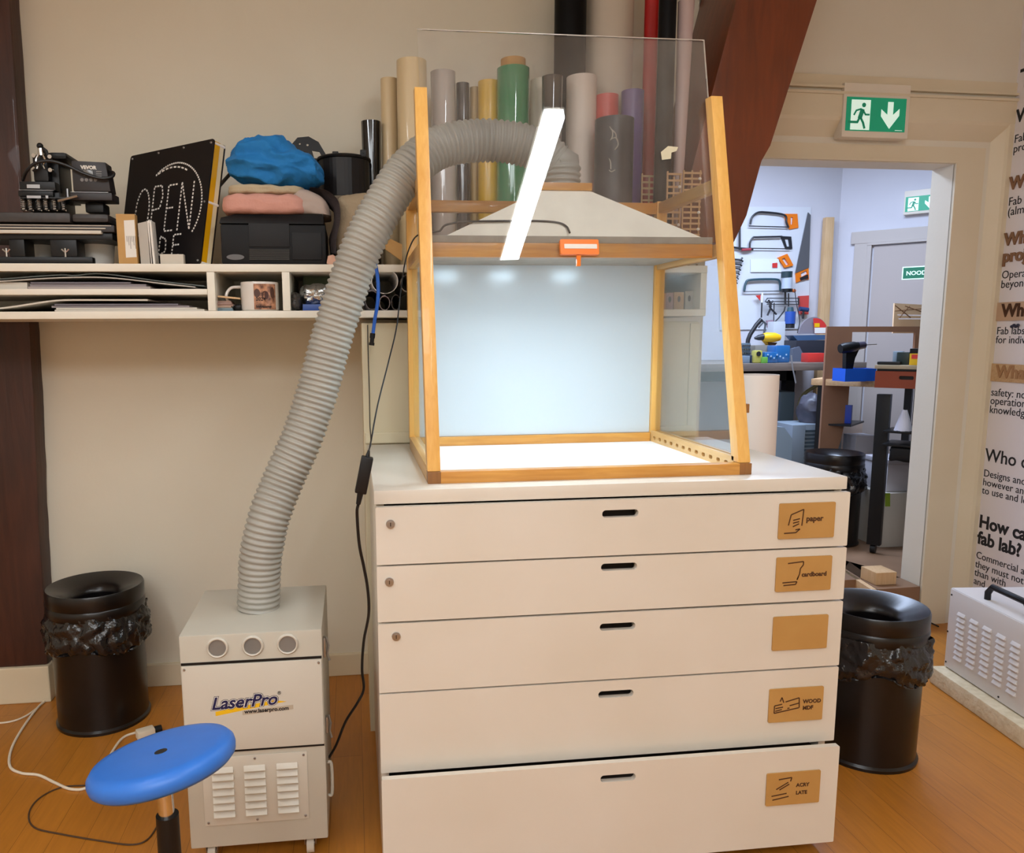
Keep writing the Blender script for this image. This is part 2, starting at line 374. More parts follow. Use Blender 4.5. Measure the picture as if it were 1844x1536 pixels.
# old timber post at the left, and the stained brace at the right
bm = B(); prism(bm, [(-2.2, 3.44, .165), (-1.357, 3.44, .165), (-1.348, 3.44, .7), (-1.325, 3.44, 1.3), (-1.318, 3.44, 1.62), (-1.302, 3.44, 2.2), (-1.285, 3.44, 3.4), (-2.2, 3.44, 3.4)], (0, .12, 0), .012)
bmesh.ops.subdivide_edges(bm, edges=[e for e in bm.edges if e.calc_length() > .25], cuts=6)
crumple(bm, .004, 6, 3)
tag(obj('timber_post', bm, M_oldwood), 'old dark brown timber post against the wall at the far left', 'post')
bm = B(); pb = [(1326, 0), (1472, 0), (1388, 262), (1372, 290), (1345, 388), (1322, 437), (1211, 437)]
q = [P(u, v, y=3.12) for u, v in pb]; d0 = (q[0]-q[-1])*.45; d1 = (q[1]-q[2]).normalized()*d0.length
prism(bm, [q[0]+d0, q[1]+d1]+q[2:], (0, .42, 0), .006)
tag(obj('timber_brace', bm, M_brace), 'slanting reddish brown timber brace rising towards the exit sign', 'beam')
# ------------------------------------------------------------------ workshop beyond the doorway
WZ = .22
bm = B(); box(bm, 1.3, 6.4, 3.895, 7.0, .12, WZ)
struct('floor_workshop', bm, M_floorws)
e1, e2 = P(1500, 1011, z=WZ), P(1622, 1087, z=WZ)
e2 = e1.lerp(e2, (e1.y-3.725)/(e1.y-e2.y))
bm = B(); prism(bm, [e1, e2, (3.012, 3.735, WZ), (3.012, 4.0, WZ), (2.9, 4.3, WZ)], (0, 0, -.215), .003)
struct('trim_5', bm, M_floorws)
dd = (e2-e1).normalized(); nn = Vector((dd.y, -dd.x, 0)); nn = nn if nn.x < 0 else -nn
bm = B(); prism(bm, [e1+nn*.004, e2+nn*.004, e2+nn*.034, e1+nn*.034], (0, 0, -.2), .003)
tag(obj('step_edge_board', bm, M_ply), 'light timber board along the edge of the step in the doorway', 'board')
bm = B(); o1 = P(1576, 1021, z=WZ+.13); a1 = P(1574, 1057, z=WZ+.003)
box(bm, a1.x+.03, a1.x+.15, a1.y+.03, a1.y+.16, WZ+.001, WZ+.07, .003)
single('wooden_offcut', bm, M_ply, 'pale wooden block lying on the step inside the doorway', 'offcut', (a1.x+.08, a1.y+.08, WZ))
struct('wall_workshop_back', box(B(), 1.3, 6.4, 6.5, 6.6, 0, 3.4), M_wsw)
wo = Vector((4.2, 6.5, 0)); wa = math.radians(-48); we = Vector((math.cos(wa), math.sin(wa), 0)); wn = Vector((-we.y, we.x, 0))
MW = Matrix.Translation(wo) @ Matrix.Rotation(wa, 4, 'Z')
def ww(u, v, z): return MW @ Vector((u, v, z))
bm = B(); prism(bm, [ww(0, 0, 0), ww(3.2, 0, 0), ww(3.2, .1, 0), ww(0, .1, 0)], (0, 0, 3.4)); struct('wall_workshop_right', bm, M_wsw)
struct('wall_workshop_left', box(B(), 1.2, 1.3, 4.0, 6.6, 0, 3.4), M_wsw)
struct('ceiling_workshop', box(B(), 1.2, 6.6, 3.9, 6.8, 3.4, 3.5), M_ceil)
def hitw(u, v):      # a pixel on the slanting workshop wall, as (along, height)
    d = FW + RT*((u-CX)/F) - UP*((v-CY)/F); t = (wo.x*wn.x+wo.y*wn.y)/(d.x*wn.x+d.y*wn.y)
    p = Vector((0, 0, EYE))+d*t; return ((p-wo).dot(we), p.z)
u0, zt = hitw(1535, 419); u1, zd = hitw(1575, 444); ue = u1+1.0
bm = B()
prism(bm, [ww(u0, -.03, zt), ww(ue+.2, -.03, zt), ww(ue+.2, -.03, zt-.10), ww(u0, -.03, zt-.10)], wn*.03, .004)
prism(bm, [ww(u0+.03, -.028, zt-.10), ww(u1-.04, -.028, zt-.10), ww(u1-.04, -.028, 0), ww(u0+.03, -.028, 0)], wn*.028, .003)
prism(bm, [ww(u1-.05, -.04, zt-.10), ww(ue, -.04, zt-.10), ww(ue, -.04, zt-.12), ww(u1-.05, -.04, zt-.12)], wn*.04, .003)
prism(bm, [ww(u1-.05, -.036, zt-.10), ww(u1-.015, -.036, zt-.10), ww(u1-.015, -.036, 0), ww(u1-.05, -.036, 0)], wn*.036, .003)
struct('trim_6', bm, M_wtrim)
bm = B(); prism(bm, [ww(u1, -.012, zd), ww(ue, -.012, zd), ww(ue, -.012, .22), ww(u1, -.012, .22)], wn*.012)
struct('door_1', bm, M_wdoor)

# ================================================================== near-room lamps: one mirrored in the pane, the others added for light
for i, (lx, ly0, ly1, lab) in enumerate(((.873, .25, 1.745, 'long ceiling luminaire that mirrors in the front pane'), (-1.35, .25, 1.745, 'added long ceiling luminaire above the blue stool side'), (.873, -2.5, -1.0, 'added long ceiling luminaire behind the viewer on the right'), (-1.35, -2.5, -1.0, 'added long ceiling luminaire behind the viewer on the left'))):
    t = thing('ceiling_luminaire', lab, 'lamp', (lx, (ly0+ly1)/2, 2.9), group='ceiling luminaires')
    obj('diffuser', box(B(), lx-.042, lx+.042, ly0, ly1, 2.90, 2.945), M_lampwarm, t, 0)
    obj('housing', box(B(), lx-.05, lx+.05, ly0-.01, ly1+.01, 2.946, 2.985, .004), M_signbox, t)
    for yy_ in (ly0+.2, ly1-.2): obj('suspension_wire', cyl(B(), (lx, yy_, 2.985), (lx, yy_, 3.4), .003, n=8), M_steel, t)

# ================================================================== drawer cabinet
cx0, cx1, cy0, cy1, ct = .053, 1.403, 2.061, 2.962, 1.170
t = thing('drawer_cabinet', 'large white five-drawer plan cabinet carrying the glazed wooden hood', 'cabinet', ((cx0+cx1)/2, 2.5, 0))
bm = B(); box(bm, cx0-.006, cx1+.004, cy0, cy1, 1.132, ct, .004); obj('worktop', bm, M_white, t)
bm = B()
box(bm, cx0, cx0+.022, cy0+.02, cy1, .03, 1.131, .002); box(bm, cx1-.022, cx1, cy0+.02, cy1, .03, 1.131, .002)
box(bm, cx0+.022, cx1-.022, cy1-.02, cy1, .03, 1.131); box(bm, cx0+.022, cx1-.022, cy0+.03, cy1-.02, .03, .05)
obj('carcass', bm, M_white, t)
bm = B(); box(bm, cx0+.04, cx1-.04, cy0+.06, cy1-.03, 0, .03); obj('plinth', bm, M_black, t)
rows = [(1.127, .9685, 0), (.9635, .8075, 0), (.8015, .604, 0), (.599, .366, 0), (.376, .070, -.05)]
hz = [1.0875, .935, .760, .558, .329]; pz = [(1.1005, .997), (.9425, .8405), (.765, .6625), (.5435, .439), (.308, .206)]
def stad(cx, cz, w, h): return rrect(cx-w/2, cx+w/2, cz-h/2, cz+h/2, h/2-.0005, 6)
for i, (zt_, zb, dy) in enumerate(rows):
    yf = 2.048+dy; zc = hz[i]; hx = .727 if i < 4 else .722
    bm = B(); plate(bm, rrect(cx0-.002, cx1+.006 if i != 4 else cx1-.008, zb, zt_, .003, 2), [stad(hx, zc, .104, .021)], (0, yf, 0), (1, 0, 0), (0, 0, 1), -.018)
    bmesh.ops.recalc_face_normals(bm, faces=bm.faces[:])
    dr = obj('drawer', bm, M_white, t, 25)
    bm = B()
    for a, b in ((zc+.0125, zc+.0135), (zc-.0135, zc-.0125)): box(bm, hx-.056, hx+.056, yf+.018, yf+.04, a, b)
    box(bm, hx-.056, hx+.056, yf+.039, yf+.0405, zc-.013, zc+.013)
    obj('handle_recess', bm, M_drawershade, dr)
    bm = B(); w = .94; box(bm, cx0+.03, cx1-.03, yf+.042, yf+.75, zb+.02, zt_-(.03 if i < 4 else .05)); obj('drawer_box', bm, mat('drawer_shell', 'cfc7b6', .6) if i < 4 else M_drawershade, dr)  # bottom drawer's box coloured dark to paint the shade in its gap
    px0, px1 = (1.193, 1.363) if i < 4 else (1.170, 1.337); a, b = pz[i]
    bm = B(); plate(bm, rrect(px0, px1, b, a, .004, 3), [], (0, yf-.0005, 0), (1, 0, 0), (0, 0, 1), .004); bmesh.ops.translate(bm, vec=(0, -.0005, 0), verts=bm.verts[:])
    obj('label_plate', bm, M_mdfplate, dr, 25, ['brown plate engraved paper', 'brown plate engraved cardboard', 'blank brown plate', 'brown plate engraved wood MDF', 'brown plate with two worn engraved lines'][i])
    if i < 3:
        lx, lz = ((.090, 1.081), (.084, .921), (.100, .766))[i]
        bm = B(); cyl(bm, (lx, yf+.002, lz), (lx, yf-.005, lz), .0125, .0115, 24); cyl(bm, (lx, yf-.005, lz), (lx, yf-.007, lz), .008, n=20)
        obj('lock', bm, M_steel, dr)
        bm = B(); box(bm, lx-.001, lx+.001, yf-.0078, yf-.0068, lz-.005, lz+.005); obj('keyhole', bm, M_black, dr)
    fr = (px0, yf-.0048, b); ux, uz = (1, 0, 0), (0, 0, 1); w, h = px1-px0, a-b; bm = B()
    if i == 0:
        sg = [((.21, .68), (.43, .82)), ((.21, .68), (.17, .38)), ((.43, .82), (.41, .36)), ((.25, .52), (.37, .56)), ((.25, .44), (.36, .48)), ((.25, .34), (.36, .42)), ((.10, .16), (.31, .17)), ((.31, .17), (.38, .27)), ((.38, .27), (.30, .25))]
        letters('paper', .0225, fr, ux, uz, M_burn, dr, bold=.0006).location = (.082, -.0005, .050)
    elif i == 1:
        sg = [((.20, .82), (.48, .86)), ((.48, .86), (.48, .76)), ((.48, .76), (.43, .66)), ((.43, .66), (.42, .5)), ((.42, .5), (.38, .33)), ((.12, .26), (.38, .28)), ((.14, .18), (.36, .2)), ((.38, .28), (.36, .2)), ((.38, .33), (.40, .42))]
        letters('cardboard', .0185, fr, ux, uz, M_burn, dr, bold=.0006).location = (.078, -.0005, .043)
    elif i == 3:
        sg = [((.10, .5), (.24, .54)), ((.10, .5), (.10, .28)), ((.10, .28), (.55, .40)), ((.55, .70), (.30, .60)), ((.55, .70), (.56, .40)), ((.12, .34), (.24, .38)), ((.12, .42), (.26, .45)), ((.38, .48), (.55, .54)), ((.20, .62), (.23, .74)), ((.23, .74), (.27, .58)), ((.34, .40), (.38, .41))]
        letters('WOOD', .0165, fr, ux, uz, M_burn, dr, bold=.0006).location = (.106, -.0005, .055)
        letters('MDF', .0165, fr, ux, uz, M_burn, dr, bold=.0006).location = (.106, -.0005, .035)
    elif i == 4:
        sg = [((.22, .80), (.46, .84)), ((.18, .50), (.40, .70)), ((.24, .48), (.42, .64)), ((.46, .84), (.44, .72)), ((.10, .30), (.38, .36)), ((.12, .18), (.42, .26))]
        letters('ACRY', .0155, fr, ux, uz, M_burn, dr, bold=.0005).location = (.092, -.0005, .055)
        letters('LATE', .0155, fr, ux, uz, M_burn, dr, bold=.0005).location = (.092, -.0005, .031)
    else: sg = []
    if sg:
        strokes(bm, [((p*w, q_*h), (r_*w, s_*h)) for (p, q_), (r_, s_) in sg], fr, ux, uz, .0035, .0006); obj('engraving', bm, M_burn, dr, 0)

# ================================================================== glazed wooden hood on the cabinet
X0, X1, Y0, Y1, Z0 = .200, 1.152, 2.133, 2.866, 1.170
W = .037; SL = .253
def ys(z): return Y0+SL*(z-Z0)
H = thing('fume_hood', 'glazed pine hood with white inside, cone roof and slanted clear front pane', 'fume hood', ((X0+X1)/2, 2.5, Z0))
for sx in (0, 1):
    xa, xb = (X0, X0+W) if sx == 0 else (X1-W, X1)
    bm = B(); z0, z1 = Z0+.034, 2.304
    prism(bm, [(xa, ys(z0), z0), (xa, ys(z1), z1), (xa, ys(z1)+.042, z1+.002), (xa, ys(z0)+.045, z0)], (W, 0, 0), .002); obj('front_post', bm, M_pine, H)
    bm = B(); box(bm, xa, xb, Y1-W, Y1, Z0+.034, 2.057, .002); obj('rear_post', bm, M_pine, H)
    bm = B(); box(bm, xa, xb, Y0, Y0+.04, Z0, Z0+.0335, .002); obj('corner_block', bm, M_pinec, H)
    # lower side rail, slotted on its inner face
    bm = B(); xi = xb-.012 if sx == 0 else xa
    if sx == 1:
        holes = [rrect(Y0+.075+k*.052, Y0+.099+k*.052, .018, .030, .0055, 4) for k in range(12)]
        plate(bm, rrect(Y0+.041, Y1-W-.001, 0, .048, .001, 1), holes, (xa, 0, Z0), (0, 1, 0), (0, 0, 1), .012)
        box(bm, xa+.022, xb, Y0+.041, Y1-W-.001, Z0, Z0+.048, .001)
    else: box(bm, xa, xb, Y0+.041, Y1-W-.001, Z0, Z0+.044, .002)
    obj('lower_side_rail', bm, M_piney, H)
    bm = B(); box(bm, xa+.004, xb-.004, ys(2.04)+.044, Y1-W-.001, 2.015, 2.052, .002); obj('upper_side_rail', bm, M_piney, H)
    bm = B(); box(bm, xa+.003, xb-.003, ys(1.84)+.046, Y1-W-.001, 1.812, 1.852, .002); obj('middle_side_rail', bm, M_piney, H)
    xm = (xa+xb)/2
    bm = B(); prism(bm, [(xm-.002, ys(1.22)+.046, 1.222), (xm-.002, Y1-W-.002, 1.222), (xm-.002, Y1-W-.002, 1.810), (xm-.002, ys(1.81)+.046, 1.810)], (.004, 0, 0)); obj('side_pane', bm, M_pane2, H, 0)
bm = B(); box(bm, X0+.0005+W*.9, X1-.0005-W*.9, Y0+.001, Y0+.038, Z0, Z0+.033, .002); obj('front_sill', bm, M_pinex, H)
bm = B(); box(bm, X0+W+.001, X1-W-.001, Y1-W, Y1-.004, Z0+.001, Z0+.040, .002); obj('lower_back_rail', bm, M_pinex, H)
bm = B(); box(bm, X0+W+.001, X1-W-.001, Y1-W+.004, Y1-.004, 2.012, 2.052, .002); obj('upper_back_rail', bm, M_pinex, H)
bm = B(); box(bm, X0+W+.001, X1-W-.001, ys(1.84)+.062, ys(1.84)+.082, 1.811, 1.853, .002); obj('middle_front_rail', bm, M_pinex, H)
bm = B(); box(bm, X0+W+.001, X1-W-.001, Y1-.022, Y1-.016, Z0+.041, 1.853); obj('back_board', bm, M_whiteboard, H, 0)
bm = B(); box(bm, X0+.02, X1-.02, Y0+.041, Y1-W-.002, Z0+.0005, Z0+.007); obj('base_board', bm, mat('base_board_glare', 'f8fafb', .45), H, 0)  # whiter than the back board; LED glare is put into the colour
bm = B(); box(bm, X0+W+.001, X1-W-.001, ys(1.86)+.060, Y1-.006, 1.8535, 1.874, .001); box(bm, X0+W+.002, X1-W-.002, ys(1.86)+.064, Y1-.024, 1.829, 1.8533); obj('ceiling_board', bm, mat('hood_ceiling_board', 'a59c8e', .6, var=(25, '8d857a', .7)), H)
# cone roof with wooden collar
bm = B(); a = [(.285, 2.395, 1.875), (1.095, 2.395, 1.875), (1.095, 2.80, 1.875), (.285, 2.80, 1.875)]; b = [(.605, 2.50, 2.030), (.762, 2.50, 2.030), (.762, 2.657, 2.030), (.605, 2.657, 2.030)]
loft(bm, [[Vector(p) for p in a], [Vector(p) for p in b]]); obj('cone_roof', bm, mat('cone_card', 'fbf5e6', .6), H, 0)
bm = B(); box(bm, .600, .767, 2.495, 2.662, 2.0305, 2.054, .001); obj('collar', bm, M_pinex, H)
# slanted front pane, its orange handle and a torn scrap of tape
bm = B(); zb, zt_ = 1.795, 2.496
bz = lambda z: ys(z)+.0445
prism(bm, [(X0+.026, bz(zb), zb), (X1-.026, bz(zb+.02), zb+.02), (X1-.026, bz(zt_), zt_), (X0+.018, bz(zt_), zt_)], (0, .004, 0)); obj('front_pane', bm, M_pane, H, 0)
bm = B(); prism(bm, [(X0+.018, bz(zt_)-.0006, zt_+.0002), (X1-.026, bz(zt_)-.0006, zt_+.0002), (X1-.026, bz(zt_)-.0006, zt_+.0028), (X0+.018, bz(zt_)-.0006, zt_+.0028)], (0, .0052, 0)); prism(bm, [(X1-.0258, bz(2.31), 2.31), (X1-.0232, bz(2.31), 2.31), (X1-.0232, bz(zt_), zt_+.0028), (X1-.0258, bz(zt_), zt_+.0028)], (0, .005, 0)); obj('pane_edge_glint', bm, mat('acrylic_glint', 'b5ab9f', .3), H, 0)  # pale strips painted in as light caught by the pane's edges
up_s = Vector((0, SL, 1)).normalized()
def onp(u, v, off=.0): # a pixel on the front pane
    d = FW + RT*((u-CX)/F) - UP*((v-CY)/F); n = Vector((0, -1, SL)); p0 = Vector((0, Y0+.0445-off, Z0)); t_ = (p0-Vector((0, 0, EYE))).dot(n)/d.dot(n)
    return Vector((0, 0, EYE))+d*t_
ho = onp(1008, 460, .001); hw = onp(1077, 459, .001).x-ho.x
bm = B(); plate(bm, rrect(0, hw, 0, .046, .004, 3), [], ho, (1, 0, 0), up_s, .012); hd = obj('handle', bm, M_orange, H, 25, 'orange handle on the front pane')
bm = B(); plate(bm, rrect(.012, hw-.006, .017, .031, .001, 1), [], ho+Vector((0, -.0121, .003)), (1, 0, 0), up_s, .0008); obj('label_strip', bm, M_paper, hd, 0, 'white label strip')
bm = B(); box(bm, ho.x+hw*.42, ho.x+hw*.52, ho.y-.012, ho.y-.002, ho.z-.032, ho.z-.0005); obj('hook', bm, M_orange, hd, 0)
s0 = onp(1190, 288, .0015)
bm = B(); prism(bm, [onp(u, v, .0012) for u, v in ((1190, 274), (1203, 263), (1221, 265), (1218, 272), (1209, 275), (1208, 286), (1192, 288))], (0, -.0008, 0)); obj('tape_scrap', bm, mat('tape', 'cfc6a8', .6), H, 0, 'torn scrap of tape on the pane')
bm = B(); box(bm, X1+.0005, X1+.016, ys(1.36)+.012, ys(1.36)+.034, 1.345, 1.372, .002); obj('stop_block', bm, M_pinec, H)
# led bar under the ceiling board
bm = B(); box(bm, .33, .98, 2.415, 2.475, 1.8262, 1.8287); lb = obj('led_bar', bm, M_signbox, H)
for k in range(3):
    xk = (.385, .62, .885)[k]
    bm = B(); box(bm, xk-.045, xk+.045, 2.425, 2.465, 1.8225, 1.826); obj('led_module', bm, M_led, lb, 0)
bm = B(); tube(bm, spline([P(792, 416, y=2.395), P(806, 404, y=2.40), P(850, 399, y=2.415), P(910, 398, y=2.42), P(970, 398, y=2.425), P(1005, 401, y=2.422), P(1020, 408, y=2.41), (P(1026, 419, y=2.385))], 8), .0032, 8); obj('led_cable', bm, M_cable, H)

# ================================================================== corrugated exhaust hose
pts = [(466, 1097, 2.42), (467, 1050, 2.42), (470, 1000, 2.42), (485, 930, 2.43), (512, 860, 2.46), (543, 790, 2.48), (570, 710, 2.50), (594, 620, 2.51), (622, 530, 2.51), (652, 445, 2.51), (690, 372, 2.52), (732, 310, 2.54), (785, 268, 2.57), (850, 254, 2.59), (915, 256, 2.59), (968, 270, 2.585), (1002, 296, 2.58)]
hp = [P(u, v, y=y) for u, v, y in pts]; hp[0].z = .738
hp += [Vector((.683, 2.578, 2.12)), Vector((.684, 2.578, 2.055))]
sp = spline(hp, 24); L = [0]
for i in range(1, len(sp)): L.append(L[-1]+(sp[i]-sp[i-1]).length)
def atl(s):
    import bisect
    i = min(max(bisect.bisect(L, s), 1), len(L)-1); k = (s-L[i-1])/max(1e-9, L[i]-L[i-1]); return sp[i-1].lerp(sp[i], k)
pitch = .0178; N = int(L[-1]/pitch)*6; path = [atl(L[-1]*i/N) for i in range(N+1)]
wob = lambda i: 1+.02*noise.noise(Vector((i*.05, 0, 0)))
prof = [1.0, .985, .935, .905, .935, .985]
bm = B(); tube(bm, path, [.0665*prof[i % 6]*wob(i) for i in range(N+1)], 36)
for v in bm.verts: v.co += Vector((1, .5, 0))*.0006*noise.noise(v.co*40)
tag(obj('exhaust_hose', bm, M_hose, None, 70), 'thick grey corrugated hose from the filter unit up to the hood roof', 'hose')

# ================================================================== filter unit
fx0, fx1, fy0, fy1, fb, ft = -.512, -.108, 2.205, 2.620, .075, .737
FU = thing('fume_filter_unit', 'grey metal fume filter unit on castors under the corrugated hose', 'filter unit', (-.31, 2.41, 0))
bm = B(); box(bm, fx0, fx1, fy0, fy1, fb, ft, .006); obj('housing', bm, M_grey, FU)
bm = B(); box(bm, fx0+.004, fx1-.003, fy0-.006, fy0-.0005, .383, .648, .003); obj('front_panel', bm, M_greypanel, FU)
bm = B(); box(bm, fx0+.003, fx1-.003, fy0-.002, fy0+.002, .649, .656); box(bm, fx0+.003, fx1-.003, fy0-.002, fy0+.002, .376, .382); obj('shadow_gap', bm, M_black, FU, 0)
fp = [o for o in FU.children if o.name.startswith('front_panel')][0]
for sx in (fx0+.012, fx1-.012): obj('screw', cyl(B(), (sx, fy0-.006, .638), (sx, fy0-.009, .638), .004, .003, 12), M_steel, fp)
for k in range(3):
    gx, gz = -.405+.099*k, .698
    bm = B(); lathe(bm, [(.0245, .0), (.0245, .006), (.0275, .0075), (.031, .003), (.031, .0), (.0245, .0)], (0, 0, 0), 32, Matrix.Translation((gx, fy0-.0005, gz)) @ Matrix.Rotation(PI/2, 4, 'X')); wr = obj('gauge_ring', bm, M_greypanel, FU)
    bm = B(); cyl(bm, (gx, fy0-.0005, gz), (gx, fy0-.003, gz), .024, n=28); obj('gauge_glass', bm, mat('gauge_lens', '7d7a76', .12), wr)
lz0, lz1, lx0, lx1 = .147, .362, -.466, -.163
bm = B(); box(bm, lx0, lx1, fy0-.003, fy0-.0005, lz0, lz1, .001); lp = obj('louvre_panel', bm, M_greypanel, FU)
for cx_ in (-.408, -.316, -.222):
    bm = B()
    for k in range(7):
        zc = .175+.0235*k; ring = []
        prism(bm, [(cx_-.032, fy0-.003, zc+.015), (cx_-.030, fy0-.0135, zc+.001), (cx_-.030, fy0-.003, zc)], (.062, 0, 0), .0012)
    obj('louvres', bm, M_greypanel, lp)
for sx in (lx0+.01, (lx0+lx1)/2, lx1-.01):
    for sz in (lz0+.01, lz1-.01): obj('screw', cyl(B(), (sx, fy0-.003, sz), (sx, fy0-.0055, sz), .004, .003, 10), M_steel, lp)
# logo
lo = Vector((-.437, fy0-.0062, .509)); ux = Vector((1, 0, .028)).normalized(); uz = Vector((0, 0, 1))
for nm, bo, off, m_ in (('logo_outline', .0042, .0, M_ink), ('logo_rim', .0028, .0003, M_paper), ('logo_lettering', .0012, .0006, mat('navy_ink', '1b1a4a', .5))):
    letters('LaserPro', .0515, lo+Vector((.006, -off, .004)), ux, uz, m_, fp, .0003, bo, .28, name=nm)
bm = B(); prism(bm, [lo+ux*a_+uz*b_+Vector((0, .0004, 0)) for a_, b_ in ((.018, -.004), (.018, -.017), (.19, .006), (.222, .009), (.185, .016), (.09, .006))], (0, -.0005, 0)); obj('logo_swoosh', bm, M_yellow, fp, 0)
bm = B(); prism(bm, [lo+ux*a_+uz*b_ for a_, b_ in ((.094, -.021), (.240, -.016), (.240, -.003), (.094, -.008))], (0, -.0004, 0)); obj('logo_bar', bm, mat('logo_grey', 'b9ab97', .5), fp, 0)
letters('www.laserpro.com', .0165, lo+ux*.100+uz*-.0165+Vector((0, -.0008, 0)), ux, uz, M_ink, fp, .0003, .0005, name='web_lettering')
letters('®', .014, lo+ux*.196+uz*.033+Vector((0, -.0008, 0)), ux, uz, M_ink, fp, .0003, name='mark_lettering')
for zc, h_ in ((.665, .06), (.42, .05)):
    bm = B(); box(bm, fx1, fx1+.008, fy0+.035, fy0+.055, zc-h_/2, zc+h_/2, .002); tube(bm, [(fx1+.010, fy0+.045, zc+.03), (fx1+.016, fy0+.04, zc+.005), (fx1+.012, fy0+.04, zc-.02), (fx1+.018, fy0+.036, zc-.04)], .0035, 8); obj('toggle_latch', bm, M_steel, FU)
bm = B(); tube(bm, spline([(fx1+.003, fy0+.04, .30), (fx1+.014, fy0+.04, .29), (fx1+.014, fy0+.04, .20), (fx1+.003, fy0+.04, .19)], 6), .005, 8); obj('side_handle', bm, M_grey, FU)
for cx_, cy_ in ((-.46, 2.26), (-.165, 2.26), (-.46, 2.56), (-.165, 2.56)):
    bm = B(); cyl(bm, (cx_-.011, cy_, .028), (cx_+.011, cy_, .028), .028, n=24); cs = obj('castor', bm, mat('castor_tyre', 'cfc8bb', .5), FU)
    bm = B(); cyl(bm, (cx_-.0125, cy_, .028), (cx_+.0125, cy_, .028), .012, n=16); prism(bm, [(cx_-.018, cy_-.012, .03), (cx_-.018, cy_+.014, .03), (cx_-.018, cy_+.024, .0745), (cx_-.018, cy_-.024, .0745)], (.003, 0, 0)); prism(bm, [(cx_+.015, cy_-.012, .03), (cx_+.015, cy_+.014, .03), (cx_+.015, cy_+.024, .0745), (cx_+.015, cy_-.024, .0745)], (.003, 0, 0)); box(bm, cx_-.018, cx_+.018, cy_-.024, cy_+.024, .068, .0745)
    obj('castor_fork', bm, M_steel, cs)

# ================================================================== litter bins
def bin_(loc, label, group, seed, bagtop=.02, r=.188, hgt=.545, bag=True, lean=(0, 0)):
    t = thing('litter_bin', label, 'bin', loc, seed*1.3, group, local=True)
    bm = B(); lathe(bm, [(0, .004), (r*.93, .004), (r*.97, .0), (r*.98, .012), (r*.935, .02), (r*.955, hgt-.13), (r*.96, hgt-.07), (r*.9, hgt-.07)], (0, 0, 0), 48); obj('body', bm, M_bin, t, 40)
    bm = B(); lathe(bm, [(r*.985, hgt-.075), (r*1.01, hgt-.07), (r*1.01, hgt-.035), (r*.99, hgt-.03), (r*1.0, hgt-.027), (r*1.005, hgt+.024), (r*.985, hgt+.032), (r*.94, hgt+.030), (r*.60, hgt+.002), (r*.48, hgt-.016), (r*.455, hgt-.03), (r*.45, hgt-.12), (r*.44, hgt-.12), (r*.44, hgt-.03)], (0, 0, 0), 48); obj('flame_guard_lid', bm, M_bin, t, 50)
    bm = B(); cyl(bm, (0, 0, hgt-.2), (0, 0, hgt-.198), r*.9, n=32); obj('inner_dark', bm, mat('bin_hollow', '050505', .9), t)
    if bag:
        bm = B(); prof = [(r*1.0, hgt-.055), (r*1.03, hgt-.075), (r*1.075, hgt-.10), (r*1.10, hgt-.125), (r*1.11, hgt-.16), (r*1.08, hgt-.195), (r*1.03, hgt-.21), (r*1.0, hgt-.20)]
        prof = [p for a, b in zip(prof, prof[1:]) for p in (a, (a[0]*.67+b[0]*.33, a[1]*.67+b[1]*.33), (a[0]*.33+b[0]*.67, a[1]*.33+b[1]*.67))]+[prof[-1]]
        lathe(bm, prof, (0, 0, 0), 200)
        for v in bm.verts:
            an = math.atan2(v.co.y, v.co.x); s = (hgt-.055-v.co.z)/.15
            v.co.z -= s*(.028*noise.noise(Vector((math.cos(an)*1.7, math.sin(an)*1.7, seed)))+.014*math.sin(an*3+seed))
        crumple(bm, .014, 16, seed, .5)
        for v in bm.verts:
            l_ = math.hypot(v.co.x, v.co.y)
            if l_ < r*.985: v.co.x *= r*.985/l_; v.co.y *= r*.985/l_
        obj('bin_bag', bm, M_bag, t, 65)
    return t
bin_((-1.076, 3.262, 0), 'black metal bin with bag collar in front of the old timber post', 'black bins', 1.0)
bin_((1.905, 2.595, 0), 'black metal bin with bag collar standing right of the white cabinet', 'black bins', 2.6)

# ================================================================== blue stool
st = P(291, 1360, y=1.60); ST = thing('work_stool', 'round blue plastic stool seat on a chrome and black column', 'stool', (st.x, st.y, 0))
MS = Matrix.Translation(st) @ Matrix.Rotation(math.radians(-10), 4, 'Y') @ Matrix.Rotation(math.radians(-7), 4, 'X')
R_ = .151
bm = B(); lathe(bm, [(.001, .0082), (.05, .0085), (R_*.80, .010), (R_*.93, .007), (R_*.99, -.004), (R_, -.014), (R_*.985, -.026), (R_*.93, -.034), (R_*.6, -.036), (.001, -.036)], (0, 0, 0), 64, MS)
obj('seat', bm, M_blue, ST, 60)
bm = B(); lathe(bm, [(.0005, .0075), (.0135, .0080), (.013, .0092), (.0005, .0094)], (0, 0, 0), 24, MS); obj('seat_bolt_cover', bm, M_black, ST)
bm = B(); cyl(bm, (st.x+.004, st.y, st.z-.18), (st.x, st.y, st.z-.036), .0165, n=24); obj('gas_lift', bm, M_chrome, ST)
bm = B(); cyl(bm, (st.x+.004, st.y, .09), (st.x+.004, st.y, st.z-.135), .025, .0235, 24); obj('column_sleeve', bm, M_black, ST)
bm = B(); cyl(bm, (st.x, st.y, .06), (st.x, st.y, .10), .04, .03, 24)
for k in range(5):
    a_ = 2*PI*k/5+.3; d_ = Vector((math.cos(a_), math.sin(a_), 0)); c_ = Vector((st.x, st.y, .08))
    tube(bm, [c_+d_*.03, c_+d_*.14+Vector((0, 0, -.004)), c_+d_*.25+Vector((0, 0, -.025))], [.022, .018, .013], 10)
obj('star_base', bm, M_black, ST)
